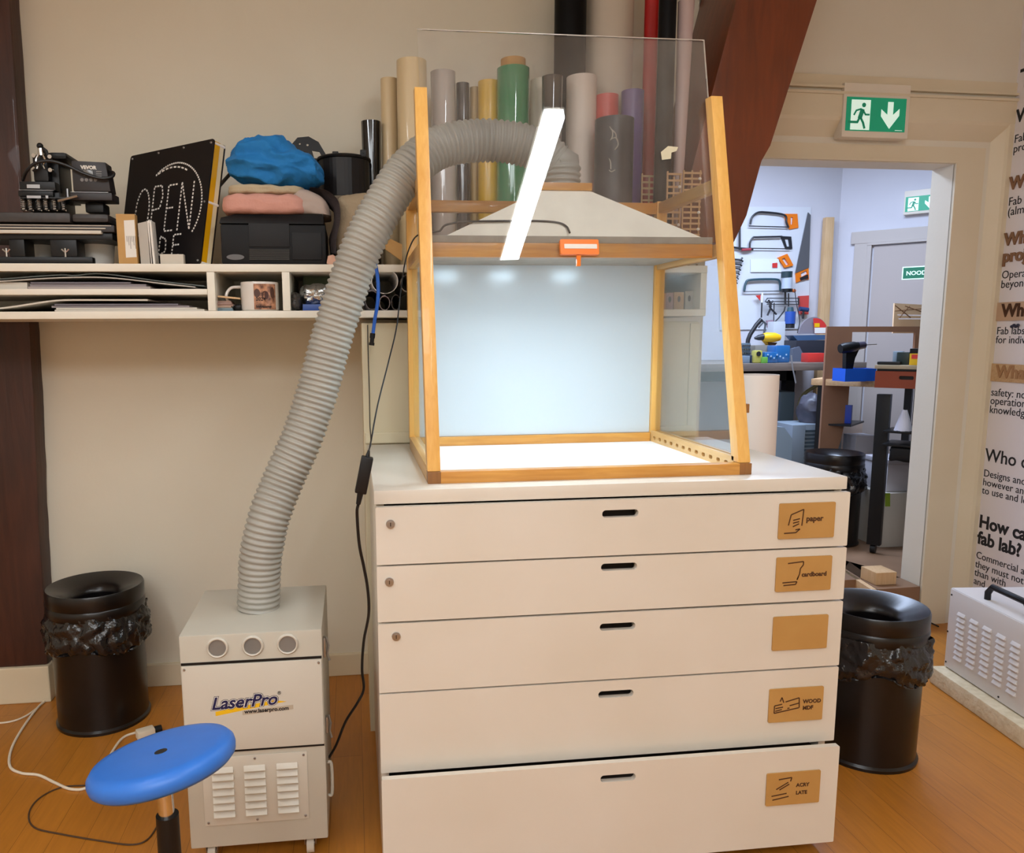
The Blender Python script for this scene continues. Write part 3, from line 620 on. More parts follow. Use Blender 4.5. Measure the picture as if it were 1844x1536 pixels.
for k in range(5):
    a_ = 2*PI*k/5+.3; d_ = Vector((math.cos(a_), math.sin(a_), 0)); c_ = Vector((st.x, st.y, .024))+d_*.25; s_ = Vector((-d_.y, d_.x, 0))
    bm = B(); cyl(bm, c_-s_*.018, c_+s_*.018, .024, n=20); obj('castor', bm, M_black, ST)

# ================================================================== power adapter and its cords
A = thing('power_adapter', 'black power brick on its cord hanging beside the cabinet corner', 'power adapter', P(655, 855, y=2.02))
a0, a1 = P(662, 822, y=2.02), P(649, 888, y=2.02); ax = (a0-a1).normalized(); sx_ = Vector((ax.z, 0, -ax.x))
bm = B(); yv = Vector((0, .013, 0)); hw_ = .0155
prism(bm, [a1-sx_*hw_-yv, a1+sx_*hw_-yv, a0+sx_*hw_-yv, a0-sx_*hw_-yv], yv*2, .004); obj('brick', bm, M_black, A)
bm = B(); cyl(bm, a0+ax*.016, a0-ax*.001, .003, .0065, 12); cyl(bm, a1-ax*.03, a1+ax*.001, .006, .0085, 12); obj('strain_relief', bm, M_black, A)
top = a0+ax*.014
bm = B(); tube(bm, spline([top, P(668, 795, y=2.1), P(680, 730, y=2.3), P(700, 650, y=2.5), P(714, 590, y=2.62), P(722, 520, y=2.66), P(730, 470, y=2.62), P(741, 438, y=2.50), P(752, 424, y=2.42), P(770, 420, y=2.40), P(792, 416, y=2.395)], 10), .0023, 8); obj('low_voltage_cord', bm, M_cable, A)
bm = B(); tube(bm, spline([top, P(668, 795, y=2.15), P(666, 760, y=2.5), P(665, 700, y=2.9), P(663, 640, y=2.965), P(662, 585, y=2.97)], 8), .0018, 6); obj('spare_cord', bm, M_cable, A)
bm = B(); tube(bm, spline([a1-ax*.03, P(643, 925, y=2.04), P(647, 980, y=2.06), P(655, 1020, y=2.08), P(662, 1060, y=2.1), P(664, 1105, y=2.12), P(655, 1155, y=2.2), P(652, 1205, y=2.3), P(655, 1240, y=2.34), P(644, 1265, y=2.34), P(622, 1300, y=2.36), P(606, 1340, y=2.38), P(592, 1365, y=2.39)], 10), .0042, 10); obj('mains_cord', bm, M_cable, A)

# blue air line hanging from the shelf
bl = [(673, 470, 2.86), (678, 485, 2.85), (681, 515, 2.85), (680, 545, 2.85), (675, 575, 2.86), (671, 605, 2.86)]
T = thing('air_hose', 'thin blue air hose with black coupling hanging from the shelf', 'hose', P(673, 470, y=2.86))
bm = B(); tube(bm, spline([P(u, v, y=y) for u, v, y in bl], 8), .0065, 12); obj('tube', bm, mat('blue_air_tube', '1f62c8', .35), T)
e_ = P(671, 602, y=2.86); f_ = P(669, 622, y=2.86); d_ = (f_-e_)
bm = B(); cyl(bm, e_-d_*.1, e_+d_*.35, .0095, n=16); cyl(bm, e_+d_*.35, e_+d_*.75, .0075, n=16); cyl(bm, e_+d_*.75, e_+d_, .010, n=16); obj('coupling', bm, M_black, T)

# ================================================================== cables on the floor
def fl(pts, r): return spline([P(u, v, z=r) for u, v in pts], 10)
T = thing('extension_cord', 'white extension cord with a socket end on the floor by the bin', 'cable', P(262, 1316, z=.0))
bm = B(); tube(bm, fl([(98, 1248), (70, 1272), (40, 1312), (20, 1350), (18, 1380), (38, 1392), (70, 1396), (100, 1410), (128, 1421), (158, 1417), (185, 1385), (203, 1352), (222, 1328), (248, 1318)], .005), .005, 10); obj('cord', bm, M_cablew, T)
s_ = P(262, 1320, z=.018); bm = B(); box(bm, -.034, .034, -.022, .022, -.018, .018, .006, Matrix.Translation(s_) @ Matrix.Rotation(.5, 4, 'Z')); so = obj('socket_block', bm, M_cablew, T)
bm = B(); cyl(bm, s_+Matrix.Rotation(.5, 3, 'Z') @ Vector((.033, 0, 0)), s_+Matrix.Rotation(.5, 3, 'Z') @ Vector((.062, 0, .0)), .016, n=18); obj('plug', bm, M_black, so)
bm = B(); tube(bm, fl([(-40, 1302), (10, 1301), (45, 1290), (75, 1268), (98, 1246)], .004), .004, 8)
single('floor_cable', bm, M_cablew, 'pale cable running off to the left beside the timber post', 'cable', P(20, 1300, z=0))
bm = B(); tube(bm, fl([(158, 1414), (110, 1418), (70, 1438), (52, 1465), (62, 1490), (110, 1502), (180, 1514), (235, 1521), (265, 1512), (286, 1482), (300, 1450)], .0028), .0028, 8)
single('grey_lead', bm, mat('brown_lead', '4a3423', .5), 'thin dark lead looping on the floor left of the stool column', 'cable', P(60, 1465, z=0))

# ================================================================== wall shelf
SY, SB, SZ0, SZ1 = 2.93, 3.435, 1.647, 1.838
T = thing('wall_shelf', 'long white wall shelf with open compartments above the bins', 'shelf', (-.3, 3.2, SZ0))
bm = B(); box(bm, -2.1, 1.363, SY, SB, SZ1-.027, SZ1, .002); obj('top_board', bm, M_shelfw, T)
bm = B(); box(bm, -2.1, 1.363, SY, SB, SZ0, SZ0+.026, .002); obj('bottom_board', bm, M_shelfw, T)
bm = B(); box(bm, -2.1, -.511, SY+.004, SB, 1.731, 1.751, .0015); obj('middle_board', bm, M_shelfw, T)
for a, b in ((-.510, -.483), (-.246, -.219), (.42, .445), (1.06, 1.085), (1.338, 1.3625)):
    bm = B(); box(bm, a, b, SY+.001, SB, SZ0+.0265, SZ1-.0275, .0015); obj('divider', bm, M_shelfw, T)
bm = B(); box(bm, -2.1, 1.36, SB-.008, SB-.002, SZ0+.0265, SZ1-.0275); obj('back_board', bm, M_shelfw, T)
ST_ = SZ1+.0008

# sheets lying in the left compartments: one thing per sheet
rnd = random.Random(3)
def sheet(x0, x1, y0, y1, z, th, wave, m, label, group, seed, lift=0.0):
    bm = B(); n = 24; ring = []
    f = lambda x: z+wave*(.5+.5*noise.noise(Vector((x*2.2, seed*7.7, 0))))+lift*max(0, (x1-x)/(x1-x0)-.45)**2
    top = [[bm.verts.new((x0+(x1-x0)*i/n, yy_, f(x0+(x1-x0)*i/n)+th)) for i in range(n+1)] for yy_ in (y0, y1)]
    bot = [[bm.verts.new((x0+(x1-x0)*i/n, yy_, f(x0+(x1-x0)*i/n))) for i in range(n+1)] for yy_ in (y0, y1)]
    for i in range(n):
        bm.faces.new((top[0][i], top[0][i+1], top[1][i+1], top[1][i])); bm.faces.new((bot[0][i+1], bot[0][i], bot[1][i], bot[1][i+1]))
        bm.faces.new((bot[0][i], bot[0][i+1], top[0][i+1], top[0][i])); bm.faces.new((bot[1][i+1], bot[1][i], top[1][i], top[1][i+1]))
    bm.faces.new((bot[0][0], top[0][0], top[1][0], bot[1][0])); bm.faces.new((bot[0][n], bot[1][n], top[1][n], top[0][n]))
    single('sheet', bm, m, label, 'sheet', ((x0+x1)/2, (y0+y1)/2, z), group)
SH = [('sheet_a', 'cfc7bb'), ('sheet_b', '8f8588'), ('sheet_c', '6e6870'), ('sheet_d', '3a3436'), ('sheet_e', 'a79c98'), ('sheet_f', '57605f')]
SHM = [mat(n_, c_, .6) for n_, c_ in SH]
def sheetp(pts, y0, y1, th, m, label, group):
    """a sheet whose front edge follows the given picture points at depth y0"""
    q = spline([P(u, v, y=y0) for u, v in pts], 5); bm = B()
    R_ = [[bm.verts.new((p.x, yy_, p.z+dz)) for p in q] for yy_, dz in ((y0, 0), (y0, th), (y1, th), (y1, 0))]
    for k in range(4):
        A_, B_ = R_[k], R_[(k+1) % 4]
        for i in range(len(q)-1): bm.faces.new((A_[i], A_[i+1], B_[i+1], B_[i]))
    bm.faces.new([r[0] for r in R_]); bm.faces.new([r[-1] for r in R_][::-1]); bmesh.ops.recalc_face_normals(bm, faces=bm.faces[:])
    mid = q[len(q)//2]; single('sheet', bm, m, label, 'sheet', (mid.x, (y0+y1)/2, mid.z), group)
px_ = lambda n: n*2.95/F
U, LW = 'sheets in the upper left compartment', 'sheets in the lower left compartment'
def flatpts(u0, u1, v): return [(u0, v), ((u0*2+u1)/3, v), ((u0+u1*2)/3, v), (u1, v)]
yS = SY+.025
zU, zL = 1.7516, SZ0+.0266
def flat_sheet(u0, u1, z0, z1, dy, m, label, group):
    x0, x1 = P(u0, 515, y=yS).x, P(u1, 515, y=yS).x; bm = B(); box(bm, x0, x1, yS+dy, SB-.03, z0, z1, .0006); single('sheet', bm, m, label, 'sheet', ((x0+x1)/2, 3.2, z0), group)
flat_sheet(-60, 47, zU, zU+.024, .01, SHM[0], 'pale thick bundle at the far left of the upper compartment', U)
flat_sheet(50, 270, zU, zU+.009, .0, SHM[4], 'lowest grey brown sheet in the upper compartment', U)
flat_sheet(52, 262, zU+.0095, zU+.018, .01, SHM[1], 'mauve sheet in the middle of the upper compartment pile', U)
flat_sheet(54, 235, zU+.0185, zU+.025, .006, SHM[2], 'dark grey sheet under the wavy ones in the upper compartment', U)
sheetp([(-60, 508), (0, 507.5), (60, 503.5), (110, 501), (170, 500), (220, 503), (290, 511), (352, 518)], yS-.004, SB-.04, px_(1.8), mat('sheet_edge', 'b9b3aa', .6), 'lower wavy pale sheet on the upper compartment pile', U)
sheetp([(-60, 505), (0, 503.5), (60, 499), (110, 496), (135, 497), (170, 493.5), (205, 496), (260, 503.5), (310, 510), (368, 516)], yS-.008, SB-.04, px_(1.8), SHM[5], 'topmost wavy sheet reaching to the divider in the upper compartment', U)
flat_sheet(95, 366, zL, zL+.0065, .0, SHM[0], 'lowest white sheet of the lower left shelf compartment', LW)
flat_sheet(97, 352, zL+.007, zL+.013, .004, SHM[0], 'second white sheet from the bottom of the lower compartment', LW)
flat_sheet(88, 338, zL+.0135, zL+.020, .01, SHM[1], 'mauve sheet in the lower compartment pile', LW)
flat_sheet(94, 318, zL+.0205, zL+.027, .006, SHM[2], 'dark sheet second from the top of the lower compartment pile', LW)
sheetp([(-60, 560), (0, 556.5), (45, 550.5), (80, 545), (110, 542), (150, 541.5), (200, 541.5), (240, 541.5), (266, 541.5)], yS-.006, SB-.04, px_(2.6), SHM[0], 'topmost white sheet bending down to the left in the lower compartment', LW)

# ------------------------------------------------------------------ heat press at the left end of the shelf
def pb(u0, v0, u1, v1, y0, y1, bev=.003, bm=None):
    """a box whose front face at depth y0 covers the given picture rectangle"""
    a, b = P(u0, v0, y=y0), P(u1, v1, y=y0); bm = bm or B()
    return box(bm, min(a.x, b.x), max(a.x, b.x), y0, y1, min(a.z, b.z), max(a.z, b.z), bev)
HP = thing('heat_press', 'black swing-arm heat press with control box at the left end of the shelf', 'heat press', (-1.30, 3.1, ST_))
bm = B(); box(bm, -1.75, -.90, 2.95, 2.985, ST_, ST_+.024, .006); box(bm, -1.75, -1.10, 3.33, 3.36, ST_, ST_+.022, .006); box(bm, -1.45, -1.42, 2.985, 3.33, ST_, ST_+.022, .004); box(bm, -1.14, -1.10, 2.985, 3.33, ST_, ST_+.022, .004); obj('base_frame', bm, M_black, HP)
for a, b in ((18, 46), (92, 140)):
    q = P(a, 468, y=2.96); w_ = P(b, 468, y=2.96).x
    bm = B(); box(bm, q.x, w_, 2.96, 3.05, ST_+.0245, P(a, 430, y=2.96).z, .004); obj('leg', bm, M_black, HP)
bm = B(); pb(-60, 418, 203, 432, 2.955, 3.15, .004, bm); obj('lower_beam', bm, M_black, HP)
bm = B(); pb(-60, 403, 206, 418, 2.945, 3.15, .003, bm); obj('lower_platen', bm, mat('platen_dark', '2b2729', .5), HP)
for k, (v0, v1, m_) in enumerate(((413.0, 421, 'd2cbbe'), (408.0, 412.6, 'c2bbae'), (403, 407.6, 'aaa297'))):
    bm = B(); pb(-60, v0, (182, 190, 200)[k], v1, 2.938+.002*k, 3.14, .002, bm)
    obj('silicone_pad', bm, mat('pad_%d' % k, m_, .7), HP)
bm = B(); pb(-60, 381, 127, 401, 2.945, 3.30, .008, bm); pb(127.5, 384, 196, 401, 2.955, 3.14, .014, bm); obj('heating_platen', bm, M_darkgrey, HP)
hz0 = P(0, 381, y=3.0).z
bm = B(); a, b = P(52, 350, y=3.05), P(118, 381, y=3.05); box(bm, a.x, b.x, 3.0, 3.16, b.z-.002, a.z, .004); obj('spring_housing', bm, M_black, HP)
for k, u in enumerate((43, 56, 71, 84, 99, 115)):
    c0 = P(u, 379, y=2.985); h = P(u, 357, y=2.985).z-c0.z; pts_ = [c0+Vector((.0075*math.cos(j*.9), .0075*math.sin(j*.9), h*j/48)) for j in range(49)]
    bm = B(); tube(bm, pts_, .0019, 6); obj('spring', bm, M_chrome, HP)
bm = B(); pb(34, 326, 100, 343, 2.99, 3.12, .004, bm); pb(32, 343, 96, 354, 2.985, 3.12, .004, bm); pb(36, 354, 120, 358, 2.97, 3.12, .001, bm); obj('arm_plate', bm, M_black, HP)
bm = B(); pb(34, 341.5, 96, 343, 2.982, 2.99, 0, bm); pb(48, 332, 72, 339, 2.986, 2.99, 0, bm); pb(48, 352, 74, 357, 2.966, 2.97, 0, bm); pb(82, 352, 87, 357, 2.966, 2.97, 0, bm); obj('bright_edge', bm, M_steel, HP)
bm = B(); pb(57, 277, 88, 327, 3.0, 3.10, .006, bm); pb(82, 274, 112, 380, 3.03, 3.16, .012, bm); pb(84, 273, 120, 287, 3.0, 3.18, .012, bm); obj('column', bm, M_black, HP)
for u, v in ((62, 281), (91, 283), (62, 305), (92, 307)):
    c0 = P(u, v, y=2.998); bm = B(); cyl(bm, c0, c0+Vector((0, -.010, 0)), .0095, .007, 16); obj('bolt', bm, M_chrome, HP)
bm = B()
for s in (-1, 1): tube(bm, spline([P(73+s*3, 277, y=2.985), P(73+s*8, 288, y=2.98), P(73+s*5, 296, y=2.98), P(74+s*7, 304, y=2.98)], 6), .0035, 8)
tube(bm, [P(72, 262, y=2.985), P(74, 280, y=2.985)], .009, 12); obj('lever_clamp', bm, M_chrome, HP)
bm = B(); tube(bm, [P(71, 264, y=2.985), P(82, 272, y=2.99), P(88, 290, y=3.0)], .008, 10); ball(bm, P(72, 263, y=2.983), .011, 14); obj('lever', bm, M_black, HP)
cb0, cb1 = P(128, 289, y=2.985), P(195, 345, y=2.985)
bm = B(); prism(bm, [(cb0.x, 2.985, cb0.z), (cb1.x-.003, 2.985, cb0.z-.004), (cb1.x+.008, 2.985, cb1.z), (cb0.x, 2.985, cb1.z)], (0, .07, 0), .003); pb(126, 346, 202, 361, 2.98, 3.07, .003, bm); cbx = obj('control_box', bm, mat('control_box_black', '231d1f', .45), HP)
letters('VEVOR', .0165, P(145.5, 304, y=2.9835), (1, 0, -.02), (0, 0, 1), M_paper, cbx, .0004, .0009)
bm = B(); pb(150, 306, 168, 317, 2.982, 2.9845, .0005, bm); obj('screen', bm, mat('lcd', '6d6a66', .2), cbx)
bm = B()
for v in (308, 312, 316): pb(173, v, 183, v+2, 2.983, 2.9845, 0, bm)
for u in (148, 156, 164, 172): c0 = P(u, 324, y=2.9845); cyl(bm, c0, c0+Vector((0, -.002, 0)), .006, n=14)
obj('button', bm, mat('button_grey', '77716e', .4), cbx)
bm = B(); pb(127, 345.2, 195, 346.8, 2.977, 2.98, 0, bm); obj('trim_strip', bm, M_steel, cbx)
bm = B(); tube(bm, spline([P(41, 325, y=3.0), P(48, 308, y=2.97), P(64, 294, y=2.965), P(90, 290, y=2.965), P(120, 298, y=2.965), P(150, 312, y=2.965), P(180, 321, y=2.965), P(200, 319, y=2.97), P(205, 312, y=2.98), P(196, 308, y=3.0)], 8), .0055, 8); obj('cable', bm, M_cable, HP)
bm = B(); pb(152, 364, 187, 383, 3.02, 3.10, .008, bm); obj('pressure_knob', bm, M_black, HP)
bm = B(); tube(bm, [P(105, 362, y=2.97), P(140, 353, y=2.96)], .005, 8); tube(bm, [P(121, 340, y=3.03), P(122, 358, y=3.03)], .006, 8); obj('release_arm', bm, M_steel, HP)
for u in (12, 118):
    bm = B(); c0 = P(u, 455, y=2.957); tube(bm, [c0+Vector((-.012, 0, .012)), c0, c0+Vector((.012, 0, .012))], .003, 6); tube(bm, [c0+Vector((0, 0, .015)), c0+Vector((0, 0, -.025))], .0035, 8); obj('wing_nut', bm, M_chrome, HP)
for i, (u0, v0, u1, v1, lab) in enumerate(((52, 432, 91, 466, 'left white cup behind the legs of the heat press'), (139, 435, 206, 467, 'wider white tub behind the right leg of the heat press'))):
    a, b = P(u0, v0, y=3.12), P(u1, v1, y=3.12); r = (b.x-a.x)/2; c0 = ((a.x+b.x)/2, 3.14, ST_); h = a.z-ST_
    bm = B(); lathe(bm, [(0, .002), (r*.80, 0), (r*.82, .006), (r*.98, h-.004), (r, h), (r*.94, h), (r*.78, .008), (0, .008)], c0, 32)
    single('tub', bm, mat('tub_white', 'f4efe8', .5), lab, 'tub', c0, 'white tubs under the heat press')

# ------------------------------------------------------------------ small cartons in front of the sign
a, b = P(208, 385, y=2.95), P(250, 474, y=2.95)
T = thing('carton', 'slim kraft carton with white label standing in front of the black sign', 'box', ((a.x+b.x)/2, 2.97, ST_))
bm = B(); box(bm, a.x, b.x-.004, 2.95, 2.985, ST_, a.z, .002); obj('carton_body', bm, M_card, T)
bm = B(); q = [P(223, 397, y=2.9495), P(246, 396, y=2.9495), P(250, 463, y=2.9495), P(227, 464, y=2.9495)]; prism(bm, [Vector((min(p.x, b.x-.006), p.y, p.z)) for p in q], (0, -.0006, 0)); lb_ = obj('label_sticker', bm, M_paper, T, 0)
bm = B()
for k in range(6): u = 228+3*k; strokes(bm, [((0, 0), (.0008, -.02-.012*((k*7) % 3)))], P(u, 425, y=2.9485), (1, 0, 0), (0, 0, 1), .0011, .0003)
obj('label_print', bm, M_ink, lb_, 0)
a, b = P(249, 398, y=2.96), P(276, 474, y=2.96)
for i, (x0, x1, dz, lab, m_) in enumerate(((a.x, b.x-.012, 0, 'grey envelope leaning beside the slim kraft carton', M_paperg), (b.x-.011, b.x-.0055, .006, 'white card standing right of the grey envelope', M_paper), (b.x-.005, b.x+.001, .003, 'last white card of the small row before the black sign', M_paper))):
    bm = B(); prism(bm, [(x0, 2.96, ST_), (x1+.006, 2.96, ST_), (x1, 2.96, a.z+dz), (x0-.003, 2.96, a.z+dz-.008)], (0, .012 if i == 0 else .06, 0), .0008)
    single('envelope', bm, m_, lab, 'envelope', ((x0+x1)/2, 2.97, ST_), 'envelopes beside the kraft carton')
a, b = P(288, 459, y=2.945), P(331, 474, y=2.945)
bm = B(); box(bm, a.x, b.x, 2.945, 2.975, ST_, a.z+.003, .0015)
single('small_box', bm, mat('small_box_card', 'cbc3b5', .6), 'small flat pale box lying at the foot of the black sign', 'box', ((a.x+b.x)/2, 2.96, ST_))

# ------------------------------------------------------------------ black sign with LED letters
c00, c10, c11, c01 = P(213, 473, y=3.28), P(362, 472, y=2.965), P(388, 250, y=3.015), P(225, 297, y=3.33)
c00.z = ST_+.001; c10.z = ST_+.001
ux = (c10-c00); wS = ux.length; ux.normalize(); uyv = (c11-c10); hS = uyv.length; uyv.normalize()
nS = ux.cross(uyv).normalized()
SG = thing('led_sign', 'square black sign with dotted letters OPEN leaning back with a yellow edge', 'sign', (c00+c10)/2)
sp_ = lambda a, b, o=0.0: c00+ux*a*wS+uyv*b*hS+nS*o
bm = B(); plate(bm, rrect(0, wS, 0, hS, .012, 4), [], c00, ux, uyv, .005); obj('front_panel', bm, mat('sign_black', '151214', .4, spec=.3), SG)
bm = B(); plate(bm, rrect(.004, wS-.002, .002, hS-.002, .012, 4), [], c00-nS*.050, ux, uyv, .005); obj('rear_panel', bm, mat('sign_back_clear', '2b2420', .3), SG)
bm = B(); prism(bm, [sp_(1, .01, -.001)-ux*.012, sp_(1, .01, -.001)-ux*.002, sp_(1, .985, -.001)-ux*.002, sp_(1, .985, -.001)-ux*.012], -nS*.024); obj('yellow_edge', bm, mat('yellow_acrylic', 'd8a010', .12, coat=.5), SG)
bm = B(); prism(bm, [sp_(1, .01, -.026)-ux*.013, sp_(1, .01, -.026)-ux*.003, sp_(1, .985, -.026)-ux*.003, sp_(1, .985, -.026)-ux*.013], -nS*.018); obj('clear_edge', bm, mat('cream_acrylic', 'e3d2ad', .2), SG)
for a, b in ((.97, .03), (.97, .5), (.97, .97), (.66, .975), (.36, .975), (.03, .97)):
    bm = B(); cyl(bm, sp_(a, b, .005), sp_(a, b, .009), .0045, .003, 12); obj('screw', bm, M_steel, SG)
for b in (.015, .5, .97):
    bm = B(); cyl(bm, sp_(1.0, b, -.048)-ux*.006, sp_(1.0, b, -.002)-ux*.006, .006, n=12); obj('spacer', bm, M_paper, SG)
dots = []
def stroke(pts, step=.030):
    for (a, b), (c_, d_) in zip(pts, pts[1:]):
        L_ = math.hypot(c_-a, d_-b); n_ = max(1, round(L_/step))
        for k in range(n_): t0, t1 = (k+.12)/n_, (k+.72)/n_; dots.append(((a+(c_-a)*t0, b+(d_-b)*t0), (a+(c_-a)*t1, b+(d_-b)*t1)))
def arc(cx, cy, rx, ry, a0, a1, n=12): return [(cx+rx*math.cos(math.radians(a0+(a1-a0)*k/n)), cy+ry*math.sin(math.radians(a0+(a1-a0)*k/n))) for k in range(n+1)]
stroke(arc(.235, .485, .085, .20, 0, 360, 18))                                 # O
stroke([(.36, .30), (.36, .69), (.45, .69), (.475, .60), (.45, .50), (.36, .49)])   # P
stroke([(.64, .68), (.535, .68), (.535, .30), (.64, .30)]); stroke([(.535, .49), (.62, .49)])  # E
stroke([(.69, .29), (.69, .69), (.83, .29), (.83, .69)])                       # N
stroke(arc(.58, .49, .36, .37, 128, -38, 22)); stroke(arc(.55, .49, .36, .34, 118, 58, 8), .05); stroke([(.10, .32), (.16, .52)])
stroke([(.50, .10), (.50, .26), (.57, .23), (.58, .13), (.50, .10)]); stroke([(.75, .26), (.66, .26), (.66, .09), (.75, .09)]); stroke([(.66, .175), (.74, .175)])
bm = B(); strokes(bm, [((a*wS, b*hS), (c_*wS, d_*hS)) for (a, b), (c_, d_) in dots], c00+nS*.005, ux, uyv, .0058, .0012); obj('dotted_lettering', bm, mat('led_white', 'f2eee8', .35), SG, 0)

# ------------------------------------------------------------------ black printer under the clothes
PR = thing('printer', 'black inkjet printer on the shelf under the folded clothes', 'printer', (-.30, 3.1, ST_))
a, b = P(395, 385, y=2.95), P(588, 473, y=2.95); px0, px1, pz1 = a.x, b.x, a.z
bm = B(); box(bm, px0, px1, 2.95, 3.27, ST_, pz1-.035, .008); obj('body', bm, mat('printer_black', '0f0f11', .55, spec=.25), PR)
bm = B(); prism(bm, [(px0-.002, 2.945, pz1-.033), (px1-.006, 2.945, pz1-.033), (px1-.008, 2.97, pz1+.004), (px0+.05, 2.985, pz1+.004), (px0+.004, 2.95, pz1-.012)], (0, .30, 0), .003); obj('scanner_lid', bm, mat('printer_lid', '161618', .55, spec=.3), PR)
bm = B(); pb(447, 402, 522, 445, 2.946, 2.952, .002, bm); obj('paper_tray_flap', bm, mat('printer_flap', '19191b', .55, spec=.3), PR)
bm = B()
for k in range(9): pb(449, 449+k*2.2, 521, 450+k*2.2, 2.945, 2.951, 0, bm)
obj('vent_grille', bm, mat('printer_grille', '55524f', .5), PR, 0)
bm = B(); pb(525, 418, 580, 468, 2.946, 2.952, .002, bm); obj('front_panel', bm, mat('printer_panel', '121214', .55, spec=.3), PR)
bm = B(); plate(bm, circ(0, 0, .031, 24, .010), [], P(424, 463, y=2.949), (1, 0, 0), (0, 0, 1), .002); obj('badge', bm, mat('printer_badge', '5b5858', .35), PR)

# ------------------------------------------------------------------ folded clothes on the printer
def cloth(name, x0, x1, y0, y1, z0, z1, m, label, seed, group=None, droop=0.0, sag=.35, wr=.010, cat='garment', fq=9):
    """a soft folded pile: rounded slab whose surface is wrinkled"""
    bm = B(); bmesh.ops.create_uvsphere(bm, u_segments=72, v_segments=36, radius=1)
    cx_, cy_, cz_ = (x0+x1)/2, (y0+y1)/2, (z0+z1)/2
    for v in bm.verts:
        p = v.co.copy(); k = 5.0
        m_ = (abs(p.x)**k+abs(p.y)**k+abs(p.z)**k)**(1/k); p /= m_
        v.co = Vector((cx_+p.x*(x1-x0)/2, cy_+p.y*(y1-y0)/2, cz_+p.z*(z1-z0)/2))
    bm.normal_update()
    for v in bm.verts:
        p = v.co; s = seed*2.3
        n1 = 1-2*abs(noise.noise(Vector((p.x*fq+s, p.y*fq*.8, p.z*fq*1.6)))); n2 = 1-2*abs(noise.noise(Vector((p.x*fq*2.4, p.y*fq*2+s, p.z*fq*4))))
        v.co = p+v.normal*wr*(n1*.9+n2*.35-.5)
    for v in bm.verts:
        if droop:
            t_ = max(0, (v.co.x-(x1-.10))/.10); v.co.z -= droop*t_*t_
        if v.co.z < z0: v.co.z = z0+.0004
    return single(name, bm, m, label, cat, (cx_, cy_, z0), group, 60)
cz0 = pz1+.005; zz = lambda v, y=2.97: P(480, v, y=y).z
M_pinkc = mat('pink_cloth', 'd29a8b', .85, bump=(120, .2)); M_beigec = mat('beige_cloth', 'b9a98c', .85, bump=(120, .2)); M_bluec = mat('blue_cloth', '1a78bd', .8, bump=(90, .25)); M_greyc = mat('grey_cloth', '675c5c', .85, bump=(120, .2)); M_sand = mat('sand_cloth', 'a8957a', .85, bump=(90, .2))
xa, xb = P(399, 370, y=2.97).x, P(552, 370, y=2.97).x
cloth('folded_shirt', xa, xb, 2.955, 3.22, cz0, zz(347), M_pinkc, 'folded pink garment lying directly on the printer', 1, wr=.008, fq=13)
cloth('folded_shirt', xa+.015, xb-.01, 2.97, 3.22, zz(349), zz(331), M_beigec, 'folded beige garment between the pink one and the blue heap', 2, wr=.007, fq=13)
cloth('folded_shirt', P(525, 350, y=2.97).x, P(592, 350, y=2.97).x, 2.975, 3.20, cz0+.002, zz(336), mat('pale_cloth', 'b3a196', .85), 'pale grey garment folded at the right end of the clothes', 5, wr=.006, droop=.05)
bm = B(); bmesh.ops.create_uvsphere(bm, u_segments=120, v_segments=72, radius=1)
ca = P(500, 296, y=3.06); sxx, szz, syy = .172, .088, .12
for v in bm.verts:
    p = v.co.copy(); k = 2.3; p /= (abs(p.x)**k+abs(p.y)**k+abs(p.z)**k)**(1/k)
    h = 1.0-.45*max(0, p.x)**1.5-.05*max(0, -p.x)
    v.co = Vector((p.x*sxx, p.y*syy, p.z*szz*h-.030*max(0, p.x)))
bm.normal_update()
for v in bm.verts:
    p = v.co; q = Vector((p.x*7+p.z*6, p.y*8, p.z*15-p.x*3)); w_ = noise.noise(q*.5)*1.3
    f1 = 1-2*abs(noise.noise(q+Vector((w_, w_, 0)))); f2 = 1-2*abs(noise.noise(q*2.3+Vector((4, w_*2, 1))))
    v.co = p+v.normal*(.021*f1+.006*f2-.011)
bmesh.ops.translate(bm, vec=ca, verts=bm.verts[:])
zmin = zz(331)+.001
for v in bm.verts: v.co.z = max(v.co.z, zmin-.028*max(0, min(1, (v.co.x-ca.x)/.15)))
single('blue_shirt', bm, M_bluec, 'crumpled bright blue garment heaped on top of the clothes', 'garment', (ca.x, ca.y, zmin), None, 60)
# grey garment hanging over the right side of the printer and the sandy bag behind it
bm = B(); n = 16; G0 = []
for j in range(n+1):
    t_ = j/n; row = []
    ctr = spline([P(556, 338, y=3.0), P(584, 346, y=3.0), P(604, 366, y=3.0), P(606, 395, y=2.99), P(600, 425, y=2.99), P(604, 452, y=2.985)], 6)
    i_ = min(int(t_*(len(ctr)-1)), len(ctr)-1); c0 = ctr[i_]
    for k in range(13): s_ = k/12; row.append(c0+Vector((.016*math.sin(s_*14+t_*3)*(.3+t_), s_*.24, .010*math.sin(s_*9+t_*5)-.012*s_)))
    G0.append(row)
V = [[bm.verts.new(p) for p in r] for r in G0]
for j in range(n):
    for k in range(12): bm.faces.new((V[j][k], V[j][k+1], V[j+1][k+1], V[j+1][k]))
bmesh.ops.solidify(bm, geom=bm.faces[:], thickness=-.016)
single('grey_trousers', bm, M_greyc, 'grey brown garment slung over the right side of the printer', 'garment', P(600, 400, y=3.1), None, 60)
xl, xr_ = P(598, 400, y=3.12).x, P(676, 400, y=3.12).x
cloth('cloth_bag', xl+.012, xr_, 3.04, 3.22, ST_, P(640, 352, y=3.12).z, M_sand, 'sandy canvas bag slumped on the shelf behind the grey hose', 7, wr=.014, cat='bag', fq=7)
bm = B(); prism(bm, [P(u, v, y=2.94) for u, v in ((588, 474), (591, 461), (600, 458), (606, 464), (618, 460), (612, 482), (604, 484))], (0, .03, 0), .002)
